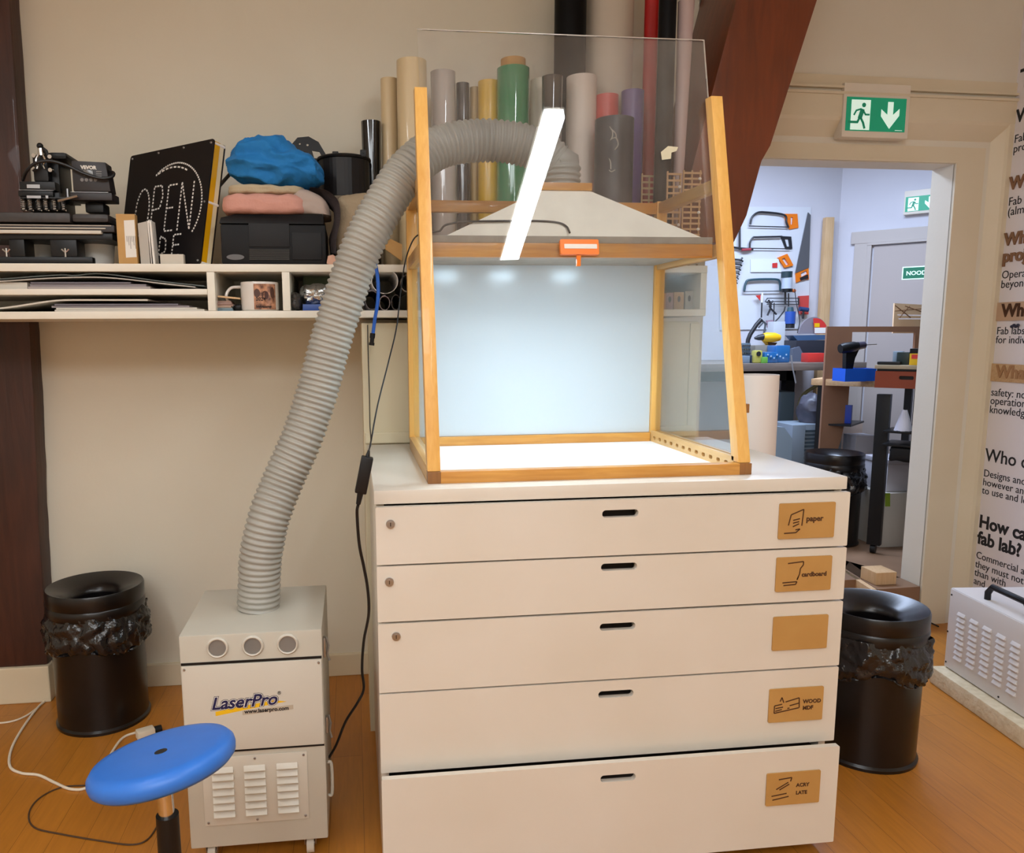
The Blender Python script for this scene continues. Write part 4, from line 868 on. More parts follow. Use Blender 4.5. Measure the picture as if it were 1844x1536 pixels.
crumple(bm, .002, 30, 4); single('cloth_scrap', bm, mat('peach_scrap', 'd8ab95', .8), 'peach coloured scrap drooping over the shelf edge left of the hose', 'scrap', P(602, 474, y=2.95))
# black bracket frame and black tub behind the clothes
T = thing('black_bracket', 'angular black metal bracket standing behind the blue garment', 'bracket', P(570, 330, y=3.3))
oz = 3.34; pz_ = lambda u, v: (P(u, v, y=oz).x, P(u, v, y=oz).z)
bm = B(); plate(bm, [pz_(*p) for p in ((518, 270), (536, 249), (556, 247), (574, 257), (592, 288), (592, 322), (520, 322))], [[pz_(*p) for p in ((562, 272), (575, 274), (582, 287), (566, 286))], circ(*pz_(540, 260), .004, 10), circ(*pz_(554, 262), .005, 10)], (0, oz, 0), (1, 0, 0), (0, 0, 1), .012); obj('plate', bm, M_black, T)
bm = B(); box(bm, P(530, 320, y=oz).x, P(575, 320, y=oz).x, oz-.01, oz+.06, ST_, P(540, 318, y=oz).z, .003); obj('foot', bm, M_black, T)
bm = B(); tube(bm, spline([P(395, 335, y=3.2), P(410, 318, y=3.25), P(440, 285, y=3.32), P(470, 255, y=3.36), P(490, 251, y=3.36), P(512, 262, y=3.35), P(530, 272, y=3.338)], 8), .007, 8)
obj('cable', bm, M_cable, T)
T = thing('black_drum', 'open black curved drum part standing on the canvas bag', 'drum', P(620, 350, y=3.2))
c0 = P(621, 352, y=3.22); r = .098; zt_ = P(621, 288, y=3.2).z; zb_ = P(640, 352, y=3.12).z+.002
bm = B(); rr = []
for k in range(29):
    a_ = math.radians(150+240*k/28); rr.append((math.cos(a_), math.sin(a_)))
for k in range(28):
    (x_, y_), (x2, y2) = rr[k], rr[k+1]; dz = .0
    rk = r*(1+.02*(k % 4 == 0))
    prism(bm, [(c0.x+x_*rk, c0.y+y_*rk, zb_), (c0.x+x2*r, c0.y+y2*r, zb_), (c0.x+x2*(r-.008), c0.y+y2*(r-.008), zb_), (c0.x+x_*(r-.008), c0.y+y_*(r-.008), zb_)], (0, 0, zt_-zb_))
obj('shell', bm, mat('drum_black', '161314', .45, spec=.35), T, 30)
bm = B(); tube(bm, [Vector((c0.x+x_*(r+.001), c0.y+y_*(r+.001), zt_+.002)) for x_, y_ in rr], .007, 8); obj('rim', bm, M_black, T)
bm = B()
for u, v, h in ((604, 276, .028), (654, 273, .03)): q = P(u, v, y=3.15); box(bm, q.x-.012, q.x+.012, 3.14, 3.16, zt_, q.z+.006, .004); cyl(bm, (q.x, 3.141, q.z-.002), (q.x, 3.135, q.z-.002), .006, n=12)
obj('lug', bm, M_black, T)
# leaning brown card at the right of the hose
bm = B(); prism(bm, [P(690, 446, y=3.02), P(724, 470, y=2.97), P(724, 440, y=2.99), P(703, 430, y=3.03)], (0.0, .015, 0), .001)
single('card_flap', bm, M_card, 'small brown card propped on the shelf right of the hose', 'card', P(708, 474, y=3.0))

# ------------------------------------------------------------------ rolls standing on the shelf
def roll(u0, u1, vt, y, m, label, core=None, z0=None, lean=0.0, group='rolls of film standing on the shelf', wrap=False, flare=0.0, cat='roll', name='vinyl_roll', ub=None):
    z0 = ST_ if z0 is None else z0
    a, b = P(u0, vt, y=y), P(u1, vt, y=y); r = (b.x-a.x)/2; zt_ = (a.z+b.z)/2; c0 = Vector(((a.x+b.x)/2, y, z0)); top_ = Vector((c0.x, y, zt_))
    if ub: c0.x = P(ub, 470, y=y).x
    t_ = thing(name, label, cat, c0, group=group)
    bm = B(); d_ = top_-c0; x_, y_ = Vector((1, 0, 0)), Vector((0, 1, 0)); rin = r*.72 if core is None else r*.99
    rings = [ringpts(c0, x_, y_, r*(1-flare), 40), ringpts(top_, x_, y_, r, 40), ringpts(top_, x_, y_, rin, 40), ringpts(top_-d_*.12, x_, y_, rin*.97, 40)]
    loft(bm, rings, caps=False)
    bm.faces.new([bm.verts.new(p) for p in rings[-1]])
    bm.faces.new([bm.verts.new(p) for p in rings[0]][::-1])
    if wrap:
        for v in bm.verts:
            pass
    obj('roll_body', bm, m, t_, 40)
    if core:
        bm = B(); zc = P((u0+u1)/2, core, y=y).z; loft(bm, [ringpts(top_-d_*.02, x_, y_, r*.76, 32), ringpts(Vector((c0.x, y, zc)), x_, y_, r*.76, 32), ringpts(Vector((c0.x, y, zc)), x_, y_, r*.62, 32), ringpts(top_-d_*.02, x_, y_, r*.62, 32)], closed=True)
        obj('cardboard_core', bm, M_card, t_, 40)
    return t_
M_cream = mat('cream_film', 'd9c39a', .4, coat=.2); M_film = mat('clear_wrapped_white', 'b9b1ad', .08, coat=.8, bump=(14, .12))
roll(650, 686, 220, 3.30, M_blackg, 'short glossy black sheet roll left of the cream rolls', flare=.22, name='film_roll')
roll(685, 716, 143, 3.33, M_cream, 'slim cream roll standing left of the taller cream roll')
roll(714, 768, 111, 3.22, M_cream, 'tall thick cream roll rising behind the left hood post')
roll(775, 820, 131, 3.30, M_film, 'shiny clear-wrapped whitish roll right of the left hood post')
roll(821, 845, 151, 3.34, mat('anthracite_film', '2b2a30', .15, coat=.6), 'slim dark anthracite roll next to the clear-wrapped roll')
roll(846, 864, 158, 3.36, mat('tan_film', 'ab9058', .4), 'slim tan roll between the anthracite and the yellow roll')
roll(861, 899, 148, 3.31, mat('yellow_film', 'd9b02c', .3, coat=.2), 'mustard yellow roll left of the green roll')
roll(895, 953, 125, 3.26, mat('green_film', '2f8a60', .1, coat=.8, bump=(12, .12)), 'green wrapped roll with a cardboard core sticking out', core=108)
T = roll(955, 1002, 146, 3.33, mat('offwhite_film', 'efe9da', .45), 'off-white loosely rolled sheet right of the green roll')
roll(976, 1013, 139, 3.20, mat('smoke_film', '3a3836', .08, coat=.8), 'glossy smoke-black roll behind the bright lamp reflection', flare=.2)
roll(1021, 1074, 140, 3.27, mat('white_film', 'e0d3c8', .4), 'broad plain white roll right of the lamp reflection')
roll(1073, 1113, 173, 3.25, mat('coral_film', 'c8453f', .35), 'coral red roll behind the dark patterned roll')
roll(1120, 1159, 165, 3.25, mat('violet_film', '5d4482', .35), 'violet roll right of the dark patterned roll')
T = roll(1073, 1140, 216, 3.10, mat('charcoal_film', '2c2b31', .4), 'dark charcoal roll printed with a pale curl ornament')
bm = B()
for cv in ([(1098, 228), (1103, 238), (1101, 250), (1092, 258)], [(1088, 268), (1094, 256), (1108, 248), (1113, 260), (1107, 270)], [(1085, 290), (1092, 282), (1099, 290), (1100, 305)], [(1100, 232), (1108, 240), (1110, 248)], [(1092, 300), (1100, 309), (1108, 306)]):
    rr_ = (P(1140, 216, y=3.10).x-P(1073, 216, y=3.10).x)/2; cxx = (P(1140, 216, y=3.10).x+P(1073, 216, y=3.10).x)/2; pts_ = []
    for u, v in cv:
        x_ = P(u, v, y=3.10-rr_).x; dx = max(-.9, min(.9, (x_-cxx)/rr_)); yy_ = 3.10-math.sqrt(1-dx*dx)*rr_; pts_.append(Vector((P(u, v, y=yy_).x, yy_-.0005, P(u, v, y=yy_).z)))
    tube(bm, spline(pts_, 6), .0026, 6)
obj('curl_ornament', bm, mat('ornament_grey', 'aaa49d', .4), T)
roll(1057, 1141, -60, 3.425, mat('pale_tube', 'cdbfae', .6), 'tall wide pale roll between the black and the red tall tubes', name='tall_tube', cat='tube', group='tall tubes behind the hood')
roll(1163, 1187, -40, 3.36, mat('red_tube', 'b01a1c', .35), 'tall bright red tube reaching above the picture', name='tall_tube', cat='tube', group='tall tubes behind the hood')
roll(1000, 1056, -40, 3.375, mat('black_tube', '070607', .5, spec=.15), 'tall wide black roll reaching above the picture', name='tall_tube', cat='tube', group='tall tubes behind the hood')
roll(1189, 1219, -40, 3.07, mat('black_tube_b', '0a080a', .5, spec=.15), 'tall narrow black tube right of the red tube', name='tall_tube', cat='tube', group='tall tubes behind the hood')
roll(1222, 1250, 3, 3.07, mat('mauve_sheet', 'b39c98', .5), 'mauve grey rolled sheet leaning between the black tube and the brace', name='rolled_sheet', flare=.6, ub=1215, group='tall tubes behind the hood')
# laser-cut wooden lattices standing behind the hood at the right
def lattice(u0, u1, v0, v1, y, n, label, seed):
    t_ = thing('wooden_lattice', label, 'lattice', Vector((P((u0+u1)/2, 440, y=y).x, y, ST_)), group='laser-cut wooden lattices')
    a, b = P(u0, v0, y=y), P(u1, v0, y=y); w_ = b.x-a.x; bm = B(); zt_ = a.z
    for k in range(3): x_ = a.x+w_*k/2; box(bm, x_-.003, x_+.003, y, y+.006, ST_, zt_-.01*((k*seed) % 3), .0005)
    obj('upright', bm, mat('lattice_wood', 'b8946c', .65), t_)
    bm = B()
    for k in range(n): z_ = ST_+.01+(zt_-ST_-.025)*k/(n-1); box(bm, a.x-.004+.006*((k*seed) % 2), b.x+.004, y-.0035, y-.0003, z_, z_+.0075)
    obj('rung', bm, mat('lattice_wood', '', .65), t_, 0)
    bm = B(); 
    for k in range(0, n, 3): z_ = ST_+.01+(zt_-ST_-.025)*k/(n-1); ball(bm, (b.x-.006, y-.008, z_+.003), .006, 10)
    obj('peg', bm, M_paper, t_)
lattice(1157, 1183, 312, 470, 3.12, 16, 'leftmost laser-cut wooden lattice behind the right of the hood', 1)
lattice(1203, 1226, 308, 470, 2.97, 15, 'middle laser-cut wooden lattice behind the hood side rail', 2)
lattice(1232, 1262, 306, 470, 2.96, 17, 'rightmost laser-cut wooden lattice close to the stained brace', 3)

# ------------------------------------------------------------------ things in the compartments
CZ = SZ0+.0268
MG = thing('mug', 'white mug with a brown photo print and the words 2024 bootcamp', 'mug', Vector((P(468, 557, y=3.0).x, 3.0, CZ)))
mx = P(468, 530, y=3.0).x; mr = (P(505, 530, y=3.0).x-P(437, 530, y=3.0).x)/2; mh = P(468, 508, y=2.97).z-CZ
bm = B(); lathe(bm, [(0, .001), (mr*.9, 0), (mr*.98, .004), (mr, .012), (mr, mh-.003), (mr*.985, mh), (mr*.93, mh-.001), (mr*.92, .01), (0, .008)], (mx, 3.0, CZ), 48); obj('cup', bm, mat('mug_white', 'ddd6cf', .2, coat=.4), MG)
bm = B(); tube(bm, spline([(mx-mr*.97, 3.0, CZ+mh*.85), (mx-mr*1.5, 2.99, CZ+mh*.80), (mx-mr*1.75, 2.985, CZ+mh*.5), (mx-mr*1.45, 2.99, CZ+mh*.2), (mx-mr*.97, 3.0, CZ+mh*.14)], 8), .0055, 10); obj('handle', bm, mat('mug_white', '', .2), MG)
bm = B(); A0, A1, NN = -102, -30, 18
def mugp(a_, z_, o=.0006): a_ = math.radians(a_); return Vector((mx+(mr+o)*math.cos(a_), 3.0+(mr+o)*math.sin(a_), z_))
V = [[bm.verts.new(mugp(A0+(A1-A0)*k/NN, z_)) for k in range(NN+1)] for z_ in (CZ+.004, CZ+mh-.008)]
for k in range(NN): bm.faces.new((V[0][k], V[0][k+1], V[1][k+1], V[1][k]))
pr = obj('photo_print', bm, mat('sepia_print', 'c98f6c', .3, var=(55, '4a241a', 1.0)), MG)
bm = B()
for a_, w_, zb_, h_ in ((-92, 9, .45, .30), (-68, 11, .38, .30), (-44, 8, .42, .40)):
    V = [[bm.verts.new(mugp(a_+w_*math.cos(th), CZ+mh*(zb_+h_*.5)+mh*h_*.5*math.sin(th), .001)) for th in [2*PI*k/14 for k in range(14)]]]; bm.faces.new(V[0])
obj('print_figures', bm, mat('sepia_dark', '4d2a20', .4), pr, 0)
tn = Vector((-math.sin(math.radians(-64)), math.cos(math.radians(-64)), 0))
for s_, z_, sz in (('2024', .34, .017), ('bootcamp', .10, .0135)):
    o_ = mugp(-64, CZ+mh*z_, .0045)-tn*mr*.56
    lt = letters(s_, sz, o_, tn, (0, 0, 1), M_ink, MG, .0004, .0004)
    rc = MG.location
    for v in lt.data.vertices:   # wrap the words round the cup
        w_ = v.co+rc; s2 = (w_-mugp(-64, w_.z, 0)).dot(tn); a_ = math.degrees(s2/mr)-64; p_ = mugp(a_, w_.z, .0014); v.co = p_-rc
for k in range(6):
    x0 = P(388, 550, y=2.97).x; z_ = CZ+.0062*k
    bm = B(); box(bm, x0+.002*(k % 2), x0+.062-.003*(k % 3), 2.965+.004*(k % 2), 3.05, z_, z_+.0056, .0008)
    single('card_stack', bm, mat('card_%d' % k, ['6f8791', '8b9aa0', 'b79a86', 'a98676', 'a5857a', '9e7f70'][k], .6), ['lowest blue grey card of the small pile left of the mug', 'second blue grey card of the small pile left of the mug', 'third card, beige, of the small pile left of the mug', 'fourth card, brown, of the small pile left of the mug', 'fifth card, brown, of the small pile left of the mug', 'topmost brown card of the small pile left of the mug'][k], 'card', (x0+.03, 3.0, z_), 'pile of cards left of the mug')
bm = B(); a = P(392, 532, y=2.955); prism(bm, [a, P(432, 536, y=2.955), P(432, 539, y=2.955), P(392, 535, y=2.955)], (0, .06, 0)); single('wooden_strip', bm, M_ply, 'thin pale wooden strip lying across the card pile by the mug', 'strip', a)
bm = B(); c0 = P(430, 555, y=2.99); ball(bm, (c0.x, 2.99, CZ+.013), .0145, 16, (1.3, 1, .9)); crumple(bm, .004, 60, 2); single('black_clip', bm, M_black, 'small black clip lying under the mug handle', 'clip', (c0.x, 2.99, CZ))
# silver bag, blue box, dark bag in the next compartment
xa, xb = P(540, 520, y=2.99).x, P(605, 520, y=2.99).x; zb1 = CZ+.024
bm = B(); box(bm, P(545, 550, y=2.96).x, P(612, 550, y=2.96).x, 2.955, 3.2, CZ, zb1-.001, .002); single('blue_case', bm, mat('blue_case', '2b4f9c', .4), 'flat blue case lying under the silver foil bag', 'case', ((xa+xb)/2, 3.05, CZ))
bm = B(); bmesh.ops.create_uvsphere(bm, u_segments=64, v_segments=32, radius=1)
for v in bm.verts: p = v.co; k = 3; m_ = (abs(p.x)**k+abs(p.y)**k+abs(p.z)**k)**(1/k); v.co = Vector(((xa+xb)/2+p.x/m_*(xb-xa)/2, 3.05+p.y/m_*.08, zb1+.036+p.z/m_*.036))
crumple(bm, .009, 34, 5, .6)
for v in bm.verts: v.co.z = max(v.co.z, zb1)
single('foil_bag', bm, mat('silver_foil', 'b9bcbd', .18, .9, bump=(60, .5)), 'crumpled silver foil bag in the compartment left of the hose', 'bag', ((xa+xb)/2, 3.05, zb1), None, 25)
bm = B(); bmesh.ops.create_uvsphere(bm, u_segments=48, v_segments=24, radius=1)
xc = P(532, 530, y=3.0).x
for v in bm.verts: p = v.co; v.co = Vector((xc+p.x*.022, 3.0+p.y*.05, CZ+.035+p.z*.034))
crumple(bm, .008, 30, 8); 
for v in bm.verts: v.co.z = max(v.co.z, CZ)
single('dark_bag', bm, mat('dark_bag', '3a3532', .3), 'small dark bag squeezed in at the left of the foil bag', 'bag', (xc, 3.0, CZ), None, 25)
bm = B(); box(bm, P(545, 500, y=3.12).x, P(612, 500, y=3.12).x, 3.14, 3.35, CZ, P(560, 497, y=3.14).z, .01); crumple(bm, .004, 20, 3); single('green_pouch', bm, mat('green_pouch', '5b6a52', .6), 'dull green pouch behind the silver foil bag', 'pouch', (P(575, 500, y=3.2).x, 3.2, CZ))
# rolled sheets lying in the compartment right of the hose
def curl(u, v, ru, rv, y0, m, label, turns=1.0, open_=None):
    c0 = P(u, v, y=y0); r = ru*y0/F; k_ = rv/ru; bm = B(); n = 36; A_ = []
    for j in range(n+1):
        a_ = math.radians((open_ or 90)+360*turns*j/n); rr_ = r*(1-.10*j/n*(turns > 1.0)); A_.append((math.cos(a_)*rr_, math.sin(a_)*rr_*k_))
    for (x_, z_), (x2, z2) in zip(A_, A_[1:]):
        s_ = 1-.0018/r
        f = [Vector((c0.x+x_, y0, c0.z+z_)), Vector((c0.x+x2, y0, c0.z+z2)), Vector((c0.x+x2*s_, y0, c0.z+z2*s_)), Vector((c0.x+x_*s_, y0, c0.z+z_*s_))]
        prism(bm, f, (0, .42, 0))
    bmesh.ops.remove_doubles(bm, verts=bm.verts[:], dist=1e-5)
    single('rolled_paper', bm, m, label, 'rolled sheet', (c0.x, y0+.2, c0.z-r*k_), 'rolled sheets lying in the shelf', 40)
curl(693, 506, 23.5, 22, 2.935, mat('roll_white', 'f6f1ed', .6), 'wide white paper roll lying in the compartment behind the blue air hose')
curl(670, 540, 13, 18, 2.945, mat('roll_dark', '6f6766', .5), 'dark curled sheet under the wide paper roll at the left', 1.15, 60)
curl(693, 545.5, 10, 13.5, 2.945, mat('roll_lilac', 'a3928f', .5), 'lilac curled sheet under the middle of the wide paper roll', 1.1, 80)
curl(713, 544, 8.5, 14.5, 2.945, mat('roll_dark2', '59524f', .5), 'narrow dark curled sheet right of the lilac one', 1.1, 150)
curl(733, 510, 11.5, 15, 2.95, mat('roll_pale', 'b9b0a8', .5), 'pale curled sheet at the right half hidden by the hood post')
# little packs seen through the right side pane
for k, (u0, u1, v0, col) in enumerate(((1186, 1199, 528, 'b5897c'), (1200, 1212, 527, 'b58e86'), (1214, 1231, 526, 'c7a070'), (1234, 1248, 524, 'b3aa9c'))):
    a, b = P(u0, v0, y=2.99), P(u1, 556, y=2.99)
    t_ = thing('ink_pack', ['leftmost reddish pack seen through the right hood pane', 'second pack, rosy, seen through the right hood pane', 'third pack, amber, seen through the right hood pane', 'rightmost grey pack with dark drop mark seen through the pane'][k], 'pack', ((a.x+b.x)/2, 3.0, CZ), group='packs behind the right hood pane')
    bm = B(); box(bm, a.x, b.x, 2.99, 3.03, CZ, a.z, .002); obj('pack_body', bm, mat('pack_%d' % k, col, .5), t_)
    bm = B(); cxk = (a.x+b.x)/2; plate(bm, circ(0, 0, .006, 12, .012), [], (cxk, 2.9895, CZ+(a.z-CZ)*.6), (1, 0, 0), (0, 0, 1), .0006); obj('pack_print', bm, mat('pack_print', '54483f', .5), t_, 0)
# white roll on the floor between cabinet and doorway
bm = B(); c0 = (1.515, 2.80, 0); r = .079; zt_ = 1.425
t_ = thing('white_paper_roll', 'wide white paper roll standing on the floor behind the cabinet corner', 'roll', c0)
lathe(bm, [(0, 0), (r, 0), (r, zt_), (r*.93, zt_), (r*.92, zt_-.2), (0, zt_-.2)], c0, 48); obj('roll_body', bm, mat('paper_roll_white', 'e8ddd6', .55), t_)
bm = B(); ln = [Vector((c0[0]+(r+.0012)*math.cos(a_), c0[1]+(r+.0012)*math.sin(a_), 0)) for a_ in (math.radians(200),)]; prism(bm, [ln[0], ln[0]+Vector((-.012, -.004, 0)), ln[0]+Vector((-.012, -.002, 0)), ln[0]+Vector((0, .003, 0))], (0, 0, zt_-.002)); obj('loose_edge', bm, mat('paper_roll_white', '', .5), t_)

# ================================================================== exit signs
def exit_sign(name, o, ux, uz, nrm, w, h, d, label, parent_lab, cut=None):
    """o = lower left of the front face, nrm points to the viewer"""
    t_ = thing('exit_sign', label, 'exit sign', o-nrm*d)
    bm = B(); prism(bm, [o, o+ux*w, o+ux*w+uz*h, o+uz*h], -nrm*d, .004); obj('housing', bm, M_signbox, t_)
    f = lambda a, b, e=.0: o+ux*(a*w)+uz*(b*h)+nrm*e
    bm = B(); prism(bm, [f(.045, .115, .0005), f(.94, .115, .0005), f(.94, .74, .0005), f(.045, .74, .0005)], nrm*.002); gp = obj('green_panel', bm, M_green, t_, 0)
    bm = B(); prism(bm, [f(.115, .135, .0026), f(.40, .135, .0026), f(.40, .69, .0026), f(.115, .69, .0026)], nrm*.0008); obj('door_symbol', bm, M_exitw, gp, 0)
    bm = B(); prism(bm, [f(a, b, .0026) for a, b in ((.66, .67), (.745, .67), (.745, .43), (.84, .55), (.84, .42), (.70, .17), (.565, .40), (.565, .53), (.66, .43))], nrm*.0008); prism(bm, [f(.79, .14, .0026), f(.90, .14, .0026), f(.90, .15, .0026), f(.79, .15, .0026)], nrm*.0008); obj('arrow_symbol', bm, M_exitw, gp, 0)
    bm = B(); e_ = .0036
    asp = w/h
    bm2 = B(); prism(bm2, [f(.30+.030*math.cos(k*PI/8), .595+.030*asp*math.sin(k*PI/8), e_) for k in range(16)], nrm*.0006)
    def limb(pts_, wd):
        for (a, b), (c_, d_) in zip(pts_, pts_[1:]):
            p, q = f(a, b, e_), f(c_, d_, e_); t1 = (q-p).normalized(); s_ = nrm.cross(t1)*(wd*w/2); ee = t1*(wd*w*.25); prism(bm2, [p+s_-ee, p-s_-ee, q-s_+ee, q+s_+ee], nrm*.0006)
    limb([(.28, .50), (.25, .36)], .062); limb([(.26, .52), (.19, .49), (.16, .41)], .024); limb([(.29, .50), (.33, .42), (.385, .42)], .024)
    limb([(.245, .36), (.215, .275), (.085, .275)], .032); limb([(.26, .36), (.30, .27), (.325, .17)], .032)
    bm.free(); obj('running_figure', bm2, mat('exit_green_dark', '0a8a66', .4, emit=('0a8a66', .2)), gp, 0)
    return t_
ang = .0296; uxd = Vector((math.cos(ang), math.sin(ang), 0)); nd = Vector((uxd.y, -uxd.x, 0))
o_ = Vector((2.345, 3.655, 2.506)); t_ = exit_sign('exit_sign', o_, uxd, Vector((0, 0, 1)), nd, .350, .246, .060, 'green running man exit sign with down arrow above the doorway', '')
ua, za = hitw(1632, 346); ub, zb_ = hitw(1634, 388); uc, zc = hitw(1680, 338)
exit_sign('exit_sign', ww(ua, -.055, zb_), we, Vector((0, 0, 1)), -wn, (za-zb_)*1.42, za-zb_, .053, 'small exit sign seen through the doorway above the far door', '')
# sign on the far door
ua, za = hitw(1626, 481); ub, zb_ = hitw(1627, 504)
T = thing('door_sign', 'green emergency exit name plate on the far workshop door', 'sign', ww(ua, -.014, zb_))
f = lambda a, b, e: ww(ua+a, -.0125-e, zb_+b); hS2 = za-zb_
bm = B(); prism(bm, [f(0, 0, 0), f(.36, 0, 0), f(.36, hS2, 0), f(0, hS2, 0)], -wn*.002); obj('plate', bm, M_exitw, T, 0)
bm = B(); prism(bm, [f(.008, .008, .0022), f(.352, .008, .0022), f(.352, hS2-.008, .0022), f(.008, hS2-.008, .0022)], -wn*.001); obj('green_field', bm, mat('sign_green', '137a55', .5), T, 0)
letters('NOODUITGANG', hS2*.44, f(.03, hS2*.34, .0036), we, (0, 0, 1), M_exitw, T, .0004, .0012)

# ================================================================== text board on the right wall
XB = 3.286
T = thing('text_board', 'white wall board with black questions and answers beside the doorway', 'board', (3.295, 2.9, 1.7))
bm = B(); box(bm, XB, 3.2985, 2.0, 3.722, .18, 3.25, .002); obj('board', bm, mat('text_board_white', 'efe8ea', .5), T)
dR = Vector((0, -1, 0)); dU = Vector((0, 0, 1))
def wr(s, u, v, size, bold=.0, m=M_ink, ext=.0005):
    p = P(u, v, x=XB-.0006); return letters(s, size, (XB-.0004-ext, 3.690, p.z), dR, dU, m, T, ext, bold)
MW_ = mat('letter_wood', '8a6446', .6)
wr('T', 1838, 158, .125, .002); wr('W', 1832, 220, .085, .003); wr('Fab', 1829, 257, .055); wr('pro', 1826, 275, .055)
wr('Wh', 1821, 341, .085, .003, MW_, .003); wr('Fab lab', 1815, 371, .058); wr('(almos', 1813, 389, .058)
wr('Wh', 1810, 442, .085, .003, MW_, .003); wr('proj', 1807, 472, .085, .003, MW_, .003)
wr('Operation', 1803, 502, .056); wr('beyond w', 1801, 519, .056); wr('Fab labs a', 1793, 602, .054); wr('for individu', 1792, 618, .054)
wr('safety: not h', 1784, 712, .056); wr('operations: a', 1782, 727, .056); wr('knowledge: c', 1781, 743, .056)
wr('Who ow', 1774, 829, .094, .001); wr('Designs and prop', 1770, 857, .054); wr('however an inven', 1769, 873, .054); wr('to use and learn', 1768, 888, .054)
wr('How can', 1762, 948, .094, .003); wr('fab lab?', 1759, 977, .094, .003)
wr('Commercial activi', 1757, 1004, .054); wr('they must not', 1755, 1020, .054); wr('than with', 1754, 1035, .054); wr('and', 1752, 1050, .054)
for s_, v0, v1, lab in (('Whe', 545, 578, 'wooden letter strip reading Whe fixed higher on the text board'), ('What', 655, 687, 'pale wooden letter strip reading What lower on the text board')):
    z1, z0 = P(1795, v0, x=XB-.012).z, P(1795, v1, x=XB-.012).z
    t_ = thing('letter_strip', lab, 'sign', (XB, 3.4, z0), group='wooden letter strips')
    bm = B(); box(bm, XB-.008, XB-.0005, 2.9, 3.712, z0, z1, .001); obj('strip', bm, M_plyx if s_ == 'What' else mat('strip_wood', 'c8a688', .6), t_)
    letters(s_, .088, (XB-.0095, 3.66, z0+.022), dR, dU, M_burn if s_ == 'Whe' else mat('strip_letters', 'a87b50', .6), t_, .0012, .003)
bm = B(); c0 = P(1822, 588, x=XB-.012)
for k in range(4): ball(bm, c0+Vector((0, -.012*k, .006*(k % 2))), .008, 10)
single('magnet_cluster', bm, mat('dark_blue_bits', '23243c', .4), 'cluster of small dark knobs hanging below the upper letter strip', 'knobs', c0)

# ================================================================== white machine on its plinth at the right
aM = math.atan2(2.632-2.576, 3.075-2.59); MM = Matrix.Translation((2.632, 3.075, 0)) @ Matrix.Rotation(-aM, 4, 'Z')   # local -y runs towards the viewer, +x to the wall
TM = thing('vacuum_pump_unit', 'white louvred machine box with black handle by the right wall', 'machine', (2.632, 3.075, 0), -aM, local=True)
zb_, zt_ = .0805, P(1710, 1060, y=3.06).z
bm = B(); box(bm, 0, .50, -1.1, 0, zb_, zt_, .004); obj('housing', bm, mat('machine_white', 'ddd8d6', .45), TM)
bm = B(); box(bm, -.004, -.0003, -1.1, -.002, zb_+.004, zt_-.004, .001); sp2 = obj('side_panel', bm, mat('machine_white', '', .5), TM)
hh = zt_-zb_
for k in range(5):
    y_ = -.065-.082*k; bm = B(); n_ = 9
    for j in range(n_):
        z_ = zb_+hh*(.17+.068*j); prism(bm, [(-.004, y_, z_+.017), (-.013, y_, z_+.003), (-.004, y_, z_)], (0, -.048, 0), .001)
    obj('louvre_column', bm, mat('machine_white', '', .5), sp2)
for y_, z_ in ((-.012, zt_-.03), (-.012, zb_+.025), (-.35, zb_+.02), (-.006, zb_+hh*.45)): obj('screw', cyl(B(), (-.004, y_, z_), (-.006, y_, z_), .004, n=10), M_black, sp2)
bm = B(); h0, h1 = -.16, -.40
tube(bm, [(.05, h0, zt_), (.05, h0-.0, zt_+.03), (.05, h0-.025, zt_+.062), (.05, h1+.025, zt_+.062), (.05, h1, zt_+.03), (.05, h1, zt_)], .013, 10); obj('handle', bm, M_black, TM)
bm = B(); cyl(bm, (.10, -.46, zt_), (.10, -.46, zt_+.05), .032, n=24); cyl(bm, (.15, -.54, zt_+.01), (.15, -.54, zt_+.13), .05, n=24)
for k in range(6): cyl(bm, (.15, -.54, zt_+.02+.02*k), (.15, -.54, zt_+.028+.02*k), .054, n=24)
obj('pump_head', bm, M_steel, TM)
bm = B(); lathe(bm, [(.03, 0), (.05, .004), (.05, .012), (.03, .014)], (.09, -.58, zt_), 24, caps=True); cyl(bm, (.10, -.478, zt_+.012), (.10, -.494, zt_+.012), .011, n=12); obj('knob', bm, M_black, TM)
bm = B(); tube(bm, spline([(.13, -.52, zt_+.11), (.12, -.42, zt_+.105), (.16, -.34, zt_+.09), (.30, -.25, zt_+.04), (.42, -.22, zt_+.012)], 8), .009, 10); obj('hose', bm, mat('tan_tube', 'b58a6a', .5), TM)
bm = B(); box(bm, -.06, .50, -1.15, .012, .0, .078, .010)
for v in bm.verts: v.co += Vector((1, 1, 0))*.004*noise.noise(v.co*14)
bmesh.ops.transform(bm, matrix=MM, verts=bm.verts[:])
single('fibre_plinth', bm, mat('fibre_cream', 'e2d3b4', .9, var=(30, 'cdbb97', .8), bump=(60, .5)), 'cream fibre slab on the floor carrying the white machine', 'slab', (2.8, 2.6, 0))
bm = B(); tube(bm, spline([P(1690, 1128, z=.006), P(1668, 1118, z=.006), P(1650, 1112, z=.006), P(1632, 1100, z=.02)], 8), .004, 8); single('thin_cable', bm, M_cable, 'thin dark cable on the floor at the door casing', 'cable', P(1668, 1118, z=.0))

